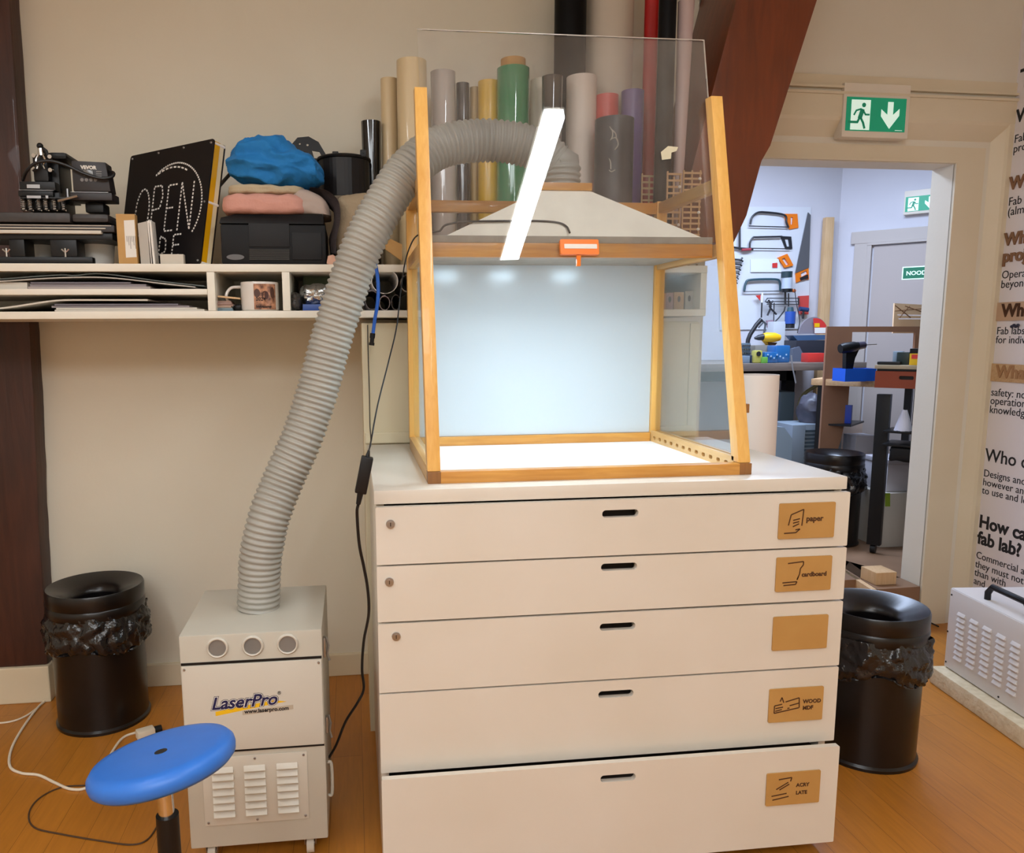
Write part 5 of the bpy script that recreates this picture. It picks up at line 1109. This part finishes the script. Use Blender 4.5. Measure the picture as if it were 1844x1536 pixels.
# ================================================================== workshop seen through the doorway
PY = 6.485
def pp(pts_, y): return [(P(u, v, y=y).x, P(u, v, y=y).z) for u, v in pts_]
def flat(pts_, y, th, holes=(), bm=None):
    bm = bm or B(); return plate(bm, pp(pts_, y), [pp(h, y) for h in holes], (0, y, 0), (1, 0, 0), (0, 0, 1), -th)
def rod(pts_, y, rpx, bm=None, n=8, k=0):
    bm = bm or B(); q = [P(u, v, y=y) for u, v in pts_]; return tube(bm, spline(q, k) if k else q, rpx*y/F, n)
bm = flat([(1296, 372), (1460, 373), (1455, 592), (1296, 594)], 6.492, -.005); single('tool_board', bm, mat('tool_board_white', 'd9dbe0', .5), 'white tool board on the workshop wall holding the saws', 'board', P(1380, 592, y=6.49))
M_tool = mat('tool_black', '26262b', .4); M_toolb = mat('tool_teal', '33505a', .4)
T = thing('hacksaw', 'top hacksaw with orange and black handle on the tool board', 'saw', P(1390, 395, y=PY), group='saws on the tool board')
bm = rod([(1351, 404), (1354, 392), (1362, 384), (1375, 382), (1412, 387), (1416, 400), (1420, 410)], 6.46, 1.9, k=5); rod([(1349, 407), (1420, 409)], 6.46, 1.0, bm); obj('frame', bm, M_tool, T)
bm = flat([(1412, 385), (1436, 385), (1438, 410), (1422, 413), (1416, 402)], 6.475, .03, [[(1424, 391), (1428, 391), (1427, 405), (1424, 404)]]); obj('handle', bm, M_orange, T)
T = thing('hacksaw', 'all-black hacksaw below the orange-handled one', 'saw', P(1390, 435, y=PY), group='saws on the tool board')
bm = rod([(1350, 446), (1351, 436), (1356, 428), (1364, 427), (1408, 426)], 6.46, 1.7, k=5); rod([(1350, 447), (1424, 448)], 6.46, .9, bm); obj('frame', bm, M_tool, T)
bm = flat([(1406, 425), (1425, 426), (1427, 448), (1415, 448)], 6.475, .03, [[(1413, 430), (1420, 430), (1422, 444), (1417, 444)]]); obj('handle', bm, M_tool, T)
T = thing('bow_saw', 'teal bow saw lowest on the tool board', 'saw', P(1370, 520, y=PY), group='saws on the tool board')
bm = rod([(1340, 524), (1343, 510), (1351, 504), (1395, 503), (1404, 508), (1405, 524)], 6.46, 2.2, k=5); obj('frame', bm, M_toolb, T)
bm = rod([(1338, 525), (1408, 524)], 6.46, 1.0); obj('blade', bm, M_steel, T)
T = thing('hand_saw', 'long hand saw with orange handle hanging upright by the plank', 'saw', P(1445, 490, y=PY), group='saws on the tool board')
bm = flat([(1455, 382), (1460, 387), (1457, 482), (1432, 492)], 6.47, .004); obj('blade', bm, mat('saw_steel', '8f9096', .35, .7), T)
bm = flat([(1433, 492), (1445, 482), (1456, 480), (1457, 503), (1448, 503), (1434, 509)], 6.475, .028, [[(1442, 492), (1452, 487), (1454, 493), (1443, 499)]]); obj('handle', bm, M_orange, T)
bm = flat([(1441, 500), (1455, 494), (1456, 501), (1442, 505)], 6.468, .03); obj('grip', bm, M_tool, T)
T = thing('fine_saw', 'short saw in clear sleeve with an orange handle in mid board', 'saw', P(1390, 480, y=PY), group='saws on the tool board')
bm = flat([(1352, 467), (1402, 466), (1408, 490), (1352, 490)], 6.475, .006); obj('sleeve', bm, mat('sleeve_white', 'e8ecf2', .2), T)
bm = flat([(1401, 464), (1418, 457), (1429, 478), (1413, 482)], 6.468, .028, [[(1408, 466), (1413, 464), (1421, 476), (1416, 478)]]); obj('handle', bm, M_orange, T)
bm = flat([(1391, 474), (1400, 473), (1400, 482), (1391, 482)], 6.468, .002); obj('sticker', bm, M_red, T)
T = thing('bar_clamp', 'upright steel clamp at the left edge of the tool board', 'clamp', P(1332, 440, y=PY))
bm = rod([(1332, 405), (1332, 450)], 6.46, 2.0); rod([(1318, 445), (1332, 447), (1356, 449)], 6.46, 2.0, bm); obj('bar', bm, M_tool, T)
bm = rod([(1336, 450), (1352, 449)], 6.45, 2.4); obj('grip', bm, mat('clamp_red', 'a83b46', .5), T)
for k in range(6):
    bm = rod([(1320, 467+8*k), (1334-1.6*k, 468+8*k), (1337-2*k, 464+8*k)], 6.46, 1.9-.18*k); rod([(1334-1.6*k, 468+8*k), (1338-2*k, 471+8*k)], 6.46, 1.7-.15*k, bm)
    single('spanner', bm, M_tool, ['largest, topmost spanner at the left of the tool board', 'second spanner from the top of the spanner row', 'third spanner from the top of the spanner row', 'fourth spanner from the top of the spanner row', 'fifth spanner, small, in the spanner row', 'smallest, lowest spanner of the spanner row'][k], 'spanner', P(1328, 468+8*k, y=6.46), 'spanners on the tool board')
# things hanging or standing in front of the board
T = thing('spray_bottle', 'dark capped bottle with pale label hanging in front of the saws', 'bottle', P(1417, 525, y=6.40))
def cylpx(u0, u1, v0, v1, y, bm=None, n=20, ru1=None):
    bm = bm or B(); a, b = P((u0+u1)/2, v1, y=y), P((u0+u1)/2, v0, y=y); a.x = b.x; return cyl(bm, a, b, (u1-u0)/2*y/F, (ru1 or (u1-u0)/2)*y/F, n)
obj('bottle_body', cylpx(1408, 1427, 500, 520, 6.38), mat('bottle_label', 'b9c3d0', .4), T); obj('cap', cylpx(1407, 1427, 489, 500, 6.38), mat('bottle_teal', '22383f', .4), T); bm = cylpx(1408, 1427, 520, 526, 6.38); obj('foot', bm, M_black, T)
bm = rod([(1424, 523), (1432, 524)], 6.37, 3); single('orange_knob', bm, mat('knob_orange', 'c9682c', .5), 'orange turned knob beside the foot of the capped bottle', 'knob', P(1428, 523, y=6.37))
T = thing('wire_rack', 'black wire tool rack under the bow saw', 'rack', P(1410, 545, y=6.42))
bm = B()
for v in (537, 543, 548): rod([(1381, v), (1438, v)], 6.42, .9, bm, 6)
rod([(1382, 537), (1378, 543), (1384, 546)], 6.42, 1.2, bm, 6); rod([(1438, 536), (1438, 549)], 6.42, 1.4, bm, 6); rod([(1414, 526), (1414, 548)], 6.42, 1.8, bm, 6); rod([(1420, 528), (1420, 552)], 6.42, 1.2, bm, 6); obj('wires', bm, M_tool, T)
T = thing('pliers', 'black long-nosed pliers hanging from the wire rack', 'pliers', P(1387, 560, y=6.40))
bm = rod([(1384, 540), (1388, 552), (1382, 568)], 6.40, 1.8, k=4); rod([(1392, 542), (1386, 552), (1398, 566)], 6.40, 1.8, bm, k=4); obj('handles', bm, M_tool, T)
T = thing('bracket_arm', 'thin black support arm slanting behind the blue power tool', 'arm', P(1400, 580, y=6.40)); bm = rod([(1393, 582), (1402, 573), (1412, 560), (1414, 552)], 6.40, 1.3); rod([(1394, 545), (1393, 590)], 6.41, 1.0, bm); obj('arm', bm, M_tool, T)
T = thing('rotary_tool', 'blue power tool hanging in front of the tool board', 'power tool', P(1424, 590, y=6.30))
obj('body', cylpx(1414, 1433, 561, 583, 6.30), mat('tool_blue', '2d55a8', .35), T); bm = cylpx(1415, 1431, 583, 591, 6.30, ru1=8); obj('nose', bm, M_tool, T); bm = cylpx(1417, 1430, 553, 561, 6.30, ru1=5); obj('end_cap', bm, M_toolb, T); bm = rod([(1431, 520), (1434, 545), (1438, 565), (1440, 580), (1436, 600)], 6.31, .8, k=5); obj('cord', bm, M_tool, T)
bm = flat([(1440, 533), (1457, 532), (1456, 566), (1442, 566)], 6.45, .03); single('red_holster', bm, mat('holster_red', 'cf4a44', .5), 'red holster hanging on the wall right of the wire rack', 'holster', P(1449, 566, y=6.45))
T = thing('blue_mallet', 'blue-headed tool hanging in front of the red holster', 'mallet', P(1448, 575, y=6.40)); bm = rod([(1440, 556), (1455, 558)], 6.40, 4.2, n=12); obj('head', bm, mat('mallet_blue', '2a4272', .5), T); bm = rod([(1447, 560), (1446, 574)], 6.40, 2.0); obj('handle', bm, M_tool, T)
T = thing('scraper', 'white-handled scraper with a red tag left of the wire rack', 'scraper', P(1372, 575, y=6.43)); bm = rod([(1373, 527), (1372, 545)], 6.43, 2.0); obj('handle', bm, M_paper, T); bm = rod([(1372, 545), (1371, 572)], 6.43, 1.4); obj('shaft', bm, M_tool, T); bm = flat([(1361, 532), (1370, 531), (1369, 541)], 6.44, .008); obj('tag', bm, M_red, T)
# bench
BY0, BY1 = 5.62, 6.484; bz1 = P(1400, 654, y=BY0).z; bz0 = P(1400, 668, y=BY0).z; bxL, bxR = 2.3, 3.93
T = thing('workbench', 'grey worn workbench along the far workshop wall full of tools', 'bench', (3.1, 6.0, WZ))
bm = B(); box(bm, bxL, bxR, BY0, BY1, bz0, bz1, .004); obj('bench_top', bm, wood('grey_bench_wood', '8d8078', '6a5f58', 'x', 6), T)
for x_ in (2.5, 3.75):
    for y_ in (5.72, 6.40):
        bm = B(); box(bm, x_-.04, x_+.04, y_-.04, y_+.04, WZ, bz0-.0005); obj('leg', bm, M_black, T)
bm = B(); box(bm, 2.46, 3.79, 6.36, 6.44, bz0-.12, bz0-.001); obj('apron', bm, M_black, T)
def on(u0, u1, v0, y, y1=None, bev=.004, v1=None, bm=None):
    a, b = P(u0, v0, y=y), P(u1, v0, y=y); z0 = bz1+.0006 if v1 is None else P(u0, v1, y=y).z
    return box(bm or B(), a.x, b.x, y, y1 or y+.12, z0, a.z, bev)
T = thing('bolt_organizer', 'steel organiser with rows of bolts at the left end of the bench', 'organiser', P(1345, 652, y=5.75))
bm = on(1334, 1352, 618, 5.80, 5.95); obj('case', bm, mat('organiser_grey', '5d6c78', .4), T)
bm = B()
for r_ in range(4):
    for k in range(4): c0 = P(1337.5+4*k, 622+7*r_, y=5.798); cyl(bm, c0, c0+Vector((0, -.012, 0)), .006, n=8)
obj('bolts', bm, M_steel, T)
bm = on(1336, 1351, 641, 5.70, 5.78); single('grey_case', bm, mat('case_bluegrey', '76879a', .5), 'blue grey case in front of the bolt organiser', 'case', P(1343, 654, y=5.74))
bm = on(1352, 1362, 640, 5.70, 5.76); single('navy_block', bm, mat('navy', '232f49', .5), 'small navy block beside the blue grey case', 'block', P(1357, 654, y=5.73))
T = thing('tape_measure', 'pale yellow tape measure on the bench below the yellow drill', 'tape measure', P(1368, 650, y=5.68)); bm = on(1360, 1374, 631, 5.66, 5.72, .012); obj('case', bm, mat('tape_yellow', 'b9b15a', .4), T); bm = B(); c0 = P(1366, 637, y=5.659); cyl(bm, c0, c0+Vector((0, -.004, 0)), .018, n=16); obj('badge', bm, M_tool, T)
T = thing('storage_tin', 'long grey beige tin under the yellow drill', 'tin', P(1380, 650, y=5.86)); bm = on(1360, 1400, 622, 5.84, 6.0); obj('tin_body', bm, mat('tin_beige', '8a8377', .4), T)
bz_t = P(1380, 622, y=5.84).z
T = thing('yellow_drill', 'yellow cordless drill lying on the beige tin', 'drill', P(1385, 622, y=5.9))
c0, c1 = P(1374, 607, y=5.9), P(1404, 608, y=5.9); rr_ = .036
bm = B(); tube(bm, [c0, c0.lerp(c1, .2), c0.lerp(c1, .7), c1], [.030, .038, .038, .024], 16); obj('motor_housing', bm, M_yellow, T)
bm = B(); tube(bm, [c0, P(1366, 608, y=5.9), P(1359, 609, y=5.9)], [.026, .022, .009], 14); obj('chuck', bm, M_tool, T)
bm = flat([(1377, 613), (1390, 614), (1388, 627), (1380, 630), (1384, 621)], 5.93, .05); obj('grip', bm, M_yellow, T); bm = flat([(1383, 616), (1400, 617), (1396, 622), (1385, 624)], 5.925, .045); obj('battery', bm, mat('drill_brown', '5a4636', .5), T)
T = thing('caulking_gun', 'black slanting caulking gun standing on the bench against the wall', 'tool', P(1350, 618, y=6.2)); bm = rod([(1343, 652), (1347, 612), (1351, 602), (1362, 585), (1371, 575)], 6.2, 4.0, n=12); obj('barrel', bm, M_tool, T); bm = rod([(1371, 577), (1378, 583), (1376, 600), (1380, 606)], 6.2, 1.8, k=4); rod([(1366, 590), (1375, 580), (1381, 584)], 6.2, 1.6, bm); obj('trigger', bm, mat('gun_grey', '4c5158', .4), T)
bm = flat([(1380, 577), (1393, 576), (1391, 606), (1385, 606)], 6.40, .012); single('pink_panel', bm, mat('mauve_panel', '9a7f8a', .6), 'mauve strip of board standing behind the yellow drill', 'panel', P(1387, 606, y=6.4))
bm = on(1394, 1415, 579, 6.30, 6.42); single('pale_canister', bm, mat('canister_pale', 'cfd3d8', .4), 'tall pale canister on the bench behind the drill', 'canister', P(1404, 640, y=6.36))
T = thing('blue_tool_case', 'heap of translucent blue cases in the middle of the bench', 'case', P(1400, 650, y=5.7))
bm = on(1378, 1402, 634, 5.66, 5.80, .01); bm = on(1398, 1424, 622, 5.70, 5.84, .012, None, bm); obj('cases', bm, mat('case_blue', '2a6aa8', .2, coat=.4), T)
bm = B()
for k in range(7): c0 = P(1383+5.5*k, 640+3*(k % 3), y=5.655); cyl(bm, c0, c0+Vector((0, .0, .012)), .006, n=8)
obj('clips', bm, mat('case_clip', '9fc0dc', .3), T)
bm = on(1374, 1383, 643, 5.63, 5.66); single('green_bit', bm, mat('lime', '6fb04a', .5), 'tiny green piece next to the tape measure', 'piece', P(1378, 650, y=5.64))
T = thing('disc_sander', 'dark bench sander with round red and grey disc on the bench', 'sander', P(1455, 650, y=6.0))
c0 = P(1462, 601, y=6.05); rD = 28.5*6.05/F; yD = 6.03
bm = B(); plate(bm, [(c0.x+rD*math.cos(a_), c0.z+rD*1.10*math.sin(a_)) for a_ in [PI*k/24 for k in range(25)]], [], (0, yD, 0), (1, 0, 0), (0, 0, 1), -.02); obj('disc', bm, mat('disc_grey', '857d84', .6), T)
bm = B(); plate(bm, [(c0.x+rD*.92*math.cos(a_), c0.z+rD*1.02*math.sin(a_)) for a_ in [PI*k/24*.56 for k in range(25)]]+[(c0.x, c0.z)], [], (0, yD-.0205, 0), (1, 0, 0), (0, 0, 1), -.002); obj('red_field', bm, M_red, T)
bm = flat([(1467, 582), (1476, 582), (1476, 589), (1467, 589)], yD-.024, .002); obj('yellow_label', bm, M_yellow, T); bm = flat([(1467, 590), (1488, 590), (1488, 600), (1467, 600)], yD-.024, .002); obj('white_label', bm, M_paper, T)
bm = flat([(1428, 604), (1486, 603), (1486, 612), (1436, 613)], 5.98, .12); obj('table', bm, mat('sander_blue', '4f6d94', .35, .3), T)
bm = on(1434, 1486, 613, 5.92, 6.1); obj('body', bm, mat('sander_dark', '2a2c36', .5), T); bm = flat([(1426, 652), (1428, 628), (1440, 624), (1452, 648), (1470, 652)], 5.90, .04); obj('foot', bm, mat('sander_grey', '5f6878', .4), T)
bm = on(1456, 1486, 636, 5.70, 5.80); single('red_box', bm, M_red, 'small bright red box at the right end of the bench', 'box', P(1470, 652, y=5.74))
bm = rod([(1425, 640), (1427, 660), (1430, 675), (1433, 690)], 5.60, 1.4, k=4); single('grey_lead', bm, mat('cord_grey', '8a8a8c', .5), 'grey cord hanging over the front edge of the workbench', 'cord', P(1430, 670, y=5.6))
# below the bench
bm = B(); c0 = P(1420, 805, y=5.9); a, b = P(1406, 706, y=5.85), P(1428, 772, y=5.85); box(bm, a.x, b.x, 5.85, 6.2, WZ, a.z, .006); single('steel_cabinet', bm, mat('steel_bluegrey', '6f8595', .4, .4), 'blue grey steel cabinet under the left of the workbench', 'cabinet', (a.x, 6.0, WZ))
a, b = P(1425, 765, y=5.3), P(1490, 765, y=5.3)
T = thing('air_unit', 'grey ventilation unit with grilles under the workbench', 'machine', ((a.x+b.x)/2, 5.4, WZ))
bm = B(); box(bm, a.x, a.x+.10, 5.28, 5.56, WZ, a.z, .004); box(bm, a.x+.1005, b.x+.12, 5.30, 5.56, WZ, a.z, .004); obj('housing', bm, mat('unit_grey', '8b97a3', .45), T)
for u0, u1 in ((1450, 1472), (1496, 1510)):
    bm = B()
    for k in range(8): x0, x1 = P(u0, 780, y=5.3).x, P(u1, 780, y=5.3).x; z_ = a.z-.04-.028*k; box(bm, x0, x1, 5.294, 5.2995, z_-.016, z_)
    obj('grille', bm, mat('grille_dark', '50606c', .5), T, 0)
bm = flat([(1396, 768), (1412, 770), (1426, 790), (1424, 880), (1424, 972), (1396, 972)], 5.2, .06); crumple(bm, .006, 8, 2); single('pale_bag', bm, mat('pale_blue_bag', '9db2c4', .4), 'pale blue plastic bag on the floor left of the ventilation unit', 'bag', P(1410, 806, y=5.2))
bm = B(); c0 = P(1462, 738, y=5.43); bmesh.ops.create_uvsphere(bm, u_segments=32, v_segments=16, radius=1)
for v in bm.verts: v.co = Vector((c0.x+v.co.x*.10, 5.43+v.co.y*.10, c0.z+v.co.z*.12))
crumple(bm, .02, 10, 6); single('dark_sack', bm, mat('sack_grey', '4b4a55', .4), 'crumpled dark grey sack on top of the ventilation unit', 'sack', (c0.x, 5.43, c0.z-.1), None, 40)
bm = rod([(1440, 770), (1437, 740), (1446, 712), (1468, 696), (1480, 690)], 5.72, 3.5, k=5); single('flexible_duct', bm, mat('duct_olive', '6b6440', .5), 'olive flexible duct rising under the workbench', 'duct', P(1440, 760, y=5.72))
# leaning plank
T0 = [P(1479+0, 590, y=6.34), P(1499, 590, y=6.34), P(1503, 391, y=6.42), P(1488, 391, y=6.42)]
bm = B(); prism(bm, [(4.04-.065, 6.33, WZ), (4.04+.035, 6.33, WZ), P(1503, 391, y=6.42), P(1488, 391, y=6.42)], (0, .05, 0), .003); single('leaning_plank', bm, M_ply, 'long pale knotty plank leaning in the corner of the workshop', 'plank', (4.03, 6.35, WZ))
# second table: board top, sheet frame, cart
tz = P(1462, 690, y=4.75).z
def along(A, u, v):      # point on the line from A along the slanting wall that shows at picture column u
    d = FW + RT*((u-CX)/F) - UP*((v-CY)/F); k = d.x/d.y; return A+we*((k*A.y-A.x)/(we.x-we.y*k))
t0 = P(1461, 682, z=tz); t1 = along(t0, 1652, 716)
tp = [t0, t1, t1+wn*.42, t0+wn*.42]
T = thing('side_table', 'light wooden table top on black legs beyond the doorway', 'table', (t0.x+.3, t0.y, WZ))
bm = B(); prism(bm, tp, (0, 0, -.045), .003); obj('table_top', bm, M_plyx, T)
for q_ in (t0+we*.06+wn*.05, t0+we*.06+wn*.36, t1-we*.06+wn*.05, t1-we*.06+wn*.36):
    bm = B(); prism(bm, [q_-we*.022-wn*.022, q_+we*.022-wn*.022, q_+we*.022+wn*.022, q_-we*.022+wn*.022], (0, 0, WZ-tz+.0455)); bmesh.ops.translate(bm, vec=(0, 0, tz-.0455-q_.z), verts=bm.verts[:]); obj('leg', bm, M_black, T)
zsh = P(1550, 768, y=4.95).z
bm = B(); prism(bm, [Vector((q.x, q.y, zsh)) for q in (t0+we*.09+wn*.03, t0+we*.27+wn*.03, t0+we*.27+wn*.38, t0+we*.09+wn*.38)], (0, 0, -.012)); obj('lower_shelf', bm, M_black, T)
bm = flat([(1487, 588), (1657, 588), (1655, 700), (1639, 700), (1645, 598), (1532, 598), (1528, 680), (1524, 735), (1512, 790), (1500, 830), (1472, 830)], 5.16, -.018); obj_ = single('mdf_frame', bm, M_mdf, 'brown MDF sheet with a cut-out window standing behind the side table', 'sheet', P(1490, 830, y=5.16))
bx_ = P(1517, 684, z=tz+.001); 
T = thing('blue_tray', 'bright blue plastic tray on the side table under the drill', 'tray', bx_)
yb = bx_.y-.10
def open_box(x0, x1, y0, y1, z0, z1, th=.004):
    bm = B(); box(bm, x0, x1, y0, y1, z0, z0+th); box(bm, x0, x0+th, y0, y1, z0+th, z1); box(bm, x1-th, x1, y0, y1, z0+th, z1); box(bm, x0+th, x1-th, y0, y0+th, z0+th, z1); box(bm, x0+th, x1-th, y1-th, y1, z0+th, z1); return bm
q0 = P(1518, 687, z=tz+.0006); xw = P(1556, 687, y=q0.y).x
bm = open_box(q0.x, xw, q0.y-.02, q0.y+.12, tz+.0006, P(1518, 664, y=q0.y).z); obj('tray_body', bm, M_bluebox, T)
x2 = P(1577, 687, y=q0.y).x; bm = open_box(xw+.004, x2, q0.y+.0, q0.y+.12, tz+.0006, P(1560, 664, y=q0.y).z); single('blue_tray', bm, M_bluebox, 'second blue tray between the drill tray and the red drawer box', 'tray', (xw+.05, q0.y+.05, tz), None)
T = thing('black_drill', 'black cordless drill standing upright in the blue tray', 'drill', P(1530, 676, y=q0.y+.05)); yd = q0.y+.05
c0, c1 = P(1513, 628, y=yd), P(1558, 621, y=yd)
bm = B(); tube(bm, [c0, c0.lerp(c1, .15), c0.lerp(c1, .55), c0.lerp(c1, .7)], [.030, .036, .034, .026], 16); obj('motor_housing', bm, M_black, T)
bm = B(); tube(bm, [c0.lerp(c1, .7), c0.lerp(c1, .78), c0.lerp(c1, .97), c1+(c1-c0)*.05], [.028, .026, .024, .008], 16); obj('chuck', bm, mat('chuck_dark', '3b3744', .3), T)
bm = B(); tube(bm, [c1, P(1579, 620, y=yd)], .003, 8); obj('drill_bit', bm, M_steel, T)
bm = flat([(1524, 632), (1547, 630), (1540, 645), (1536, 663), (1528, 684), (1523, 684)], yd+.02, .04); obj('grip', bm, M_black, T)
# red brown drawer box with its clutter, turned like the slanting wall
A0 = P(1575, 690, y=4.28); A1 = along(A0, 1662, 700); LB = (A1-A0).length
zt_ = P(1575, 668, y=A0.y).z; zb_ = tz+.0006
T = thing('drawer_box', 'red brown wooden box with a dark slot handle beside the blue trays', 'box', (A0.x, A0.y, zb_))
O_ = Vector((A0.x, A0.y, 0))
bm = B(); plate(bm, [(0, zb_), (LB, zb_), (LB, zt_), (0, zt_)], [rrect(LB*.50, LB*.80, zb_+(zt_-zb_)*.52, zb_+(zt_-zb_)*.74, .008)], O_, we, (0, 0, 1), -.012); obj('front', bm, mat('red_brown_wood', '86381c', .45), T)
def wbox(u0, u1, v0, v1, z0, z1, bev=.002):
    """box in the turned frame of the drawer box"""
    bm = B(); return prism(bm, [O_+we*u0+wn*v0+Vector((0, 0, z0)), O_+we*u1+wn*v0+Vector((0, 0, z0)), O_+we*u1+wn*v1+Vector((0, 0, z0)), O_+we*u0+wn*v1+Vector((0, 0, z0))], (0, 0, z1-z0), bev)
obj('inner_box', wbox(.001, LB, .013, .26, zb_, zt_), mat('box_dark', '1d120c', .7), T)
z2 = P(1575, 664, y=A0.y).z; z3 = P(1575, 657, y=A0.y).z
obj('dark_gap', wbox(.006, LB, .004, .26, zt_+.0005, z2), M_black, T); obj('lid', wbox(-.004, LB, -.008, .27, z2+.0005, z3), mat('lid_wood', 'a39378', .6), T)
zl = z3+.0006; h_ = lambda px: px*A0.y/F
single('black_remote', wbox(.0, .12, .02, .08, zl, zl+h_(6), .006), M_black, 'flat black object on the red brown box lid', 'gadget', O_+we*.1+Vector((0, 0, zl)))
single('clear_pot', wbox(.06, .11, .12, .17, zl, zl+h_(25)), mat('pot_bluegrey', '8fa3b5', .3), 'blue grey pot behind the dark green caddy on the box', 'pot', O_+we*.1+wn*.16+Vector((0, 0, zl)))
single('green_caddy', wbox(.09, .155, .07, .115, zl, zl+h_(24), .006), mat('caddy_green', '1f3130', .4), 'dark green caddy on the red brown box', 'caddy', O_+we*.17+wn*.1+Vector((0, 0, zl)))
T = thing('yellow_carton', 'yellow, red and black carton at the door edge on the red brown box', 'carton', O_+we*.25+wn*.05+Vector((0, 0, zl)))
obj('carton_body', wbox(.165, .26, .03, .10, zl, zl+h_(22), .001), mat('carton_yellow', 'e3b416', .5), T); obj('black_band', wbox(.164, .26, .029, .101, zl+h_(22)+.0003, zl+h_(31), .001), M_black, T); obj('red_patch', wbox(.175, .215, .0275, .0295, zl+h_(12), zl+h_(20), 0), M_red, T)
# black cart below
T = thing('tool_cart', 'black metal cart under the red brown box', 'cart', O_+we*.2+wn*.2+Vector((0, 0, WZ)))
zt2 = tz-.047
for u0, v0 in ((-.015, .14), (.31, .14)):
    obj('post', wbox(u0, u0+.075, v0, v0+.05, WZ+.055, zt2), M_black, T); bm = B(); cc = O_+we*(u0+.035)+wn*(v0+.025)+Vector((0, 0, WZ+.028)); cyl(bm, cc-we*.014, cc+we*.014, .028, n=16); obj('castor', bm, M_black, T)
zs = [P(1620, 770, y=4.35).z, P(1620, 793, y=4.35).z]
for z_ in zs: obj('shelf_tray', wbox(.061, .309, .0, .24, z_-.012, z_), M_black, T)
cc = O_+we*.155+wn*.06; z_ = zs[0]
bm = B(); bmesh.ops.create_cone(bm, cap_ends=True, segments=24, radius1=.048, radius2=.012, depth=.12, matrix=Matrix.Translation((cc.x, cc.y, z_+.061))); bmesh.ops.subdivide_edges(bm, edges=bm.edges[:], cuts=3); crumple(bm, .006, 22, 3)
for v in bm.verts: v.co.z = max(v.co.z, z_+.001)
single('white_bag', bm, mat('white_bag', 'd5d2dc', .4), 'white plastic bag on the upper shelf of the black cart', 'bag', (cc.x, cc.y, z_), None, 40)
bm = wbox(.10, .28, .02, .18, zs[1]-.10, zs[1]-.014, .01); bmesh.ops.subdivide_edges(bm, edges=bm.edges[:], cuts=4); crumple(bm, .008, 18, 5)
for v in bm.verts: v.co.z = min(v.co.z, zs[1]-.0125)
single('black_cables', bm, M_black, 'tangle of black cables hanging under the lower cart shelf', 'cables', (cc.x, cc.y, zs[1]-.05), None, 40)
fo = t0+we*.16+wn*.12; bm = B(); prism(bm, [Vector((q.x, q.y, zsh+.001)) for q in (fo, fo+we*.085, fo+we*.085+wn*.03, fo+wn*.03)], (0, 0, .13), .002); single('blue_folder', bm, mat('folder_blue', '2743a8', .4), 'dark blue folder standing on the lower shelf of the side table', 'folder', (fo.x, fo.y, zsh))
a, b = P(1600, 828, y=4.52), P(1650, 828, y=4.52); z0_ = P(1600, 886, y=4.52).z
T = thing('lidded_crate', 'white lidded crate stacked on the green and white box', 'crate', (a.x, 4.85, z0_)); bm = B(); box(bm, a.x, b.x, 4.52, 4.75, z0_+.001, a.z-.03, .006); obj('crate_body', bm, mat('crate_white', 'cfcbd3', .5), T); bm = B(); box(bm, a.x-.008, b.x+.008, 4.51, 4.76, a.z-.029, a.z, .004); obj('crate_lid', bm, mat('crate_lid', 'b3afb6', .5), T)
a = P(1591, 886, y=4.48); 
T = thing('storage_box', 'tall white box with a green patch standing on the workshop floor', 'box', (a.x+.1, 4.85, WZ)); bm = B(); box(bm, a.x, a.x+.26, 4.48, 4.77, WZ, z0_, .004); obj('box_body', bm, mat('storage_white', 'cdc6bb', .5), T); bm = flat([(1594, 888), (1603, 888), (1603, 912), (1594, 912)], 4.479, .001); obj('green_patch', bm, mat('green_patch', '8aa32c', .5), T)
for k, (u0, u1, v0, v1, y_, col, lab) in enumerate(((1537, 1570, 765, 800, 5.3, 'd9c3b4', 'pinkish carton under the side table'), (1542, 1568, 785, 905, 5.25, 'c8c8d4', 'tall pale box behind the black cart post'))):
    a, b = P(u0, v0, y=y_), P(u1, v1, y=y_); bm = B(); box(bm, a.x, b.x, y_, y_+.15, WZ if k else b.z, a.z, .004)
    if k == 0: bm.free(); bm = B(); box(bm, a.x, b.x+.03, y_+.16, y_+.28, WZ, a.z, .004)
    single('carton_box', bm, mat('ws_carton_%d' % k, col, .6), lab, 'box', (a.x, y_, WZ))
# workshop bin, and the drawing of straws on the door
c0 = P(1501, 990, z=WZ)
tb = bin_((P(1501, 900, y=4.66).x, 4.68, WZ), 'black metal bin with a bag in the workshop beyond the doorway', 'black bins', 4.2, hgt=.56, r=.178)
T = thing('stick_art', 'small wooden board with crossed sticks behind the brown MDF frame', 'ornament', P(1635, 590, y=5.3))
bm = flat([(1611, 546), (1668, 549), (1668, 600), (1608, 600)], 5.195, .012, [[(1616, 566), (1664, 567), (1664, 569), (1616, 568)], [(1618, 573), (1664, 573), (1664, 575), (1618, 575)]]); obj('board', bm, mat('stick_board', 'e8c69e', .6), T)
bm = B(); rod([(1612, 550), (1640, 572)], 5.18, .9, bm, 6); rod([(1612, 560), (1660, 556)], 5.18, .9, bm, 6); rod([(1620, 572), (1638, 551)], 5.18, .9, bm, 6); rod([(1630, 551), (1664, 563)], 5.18, .9, bm, 6); obj('sticks', bm, mat('stick_brown', '7b5434', .6), T)
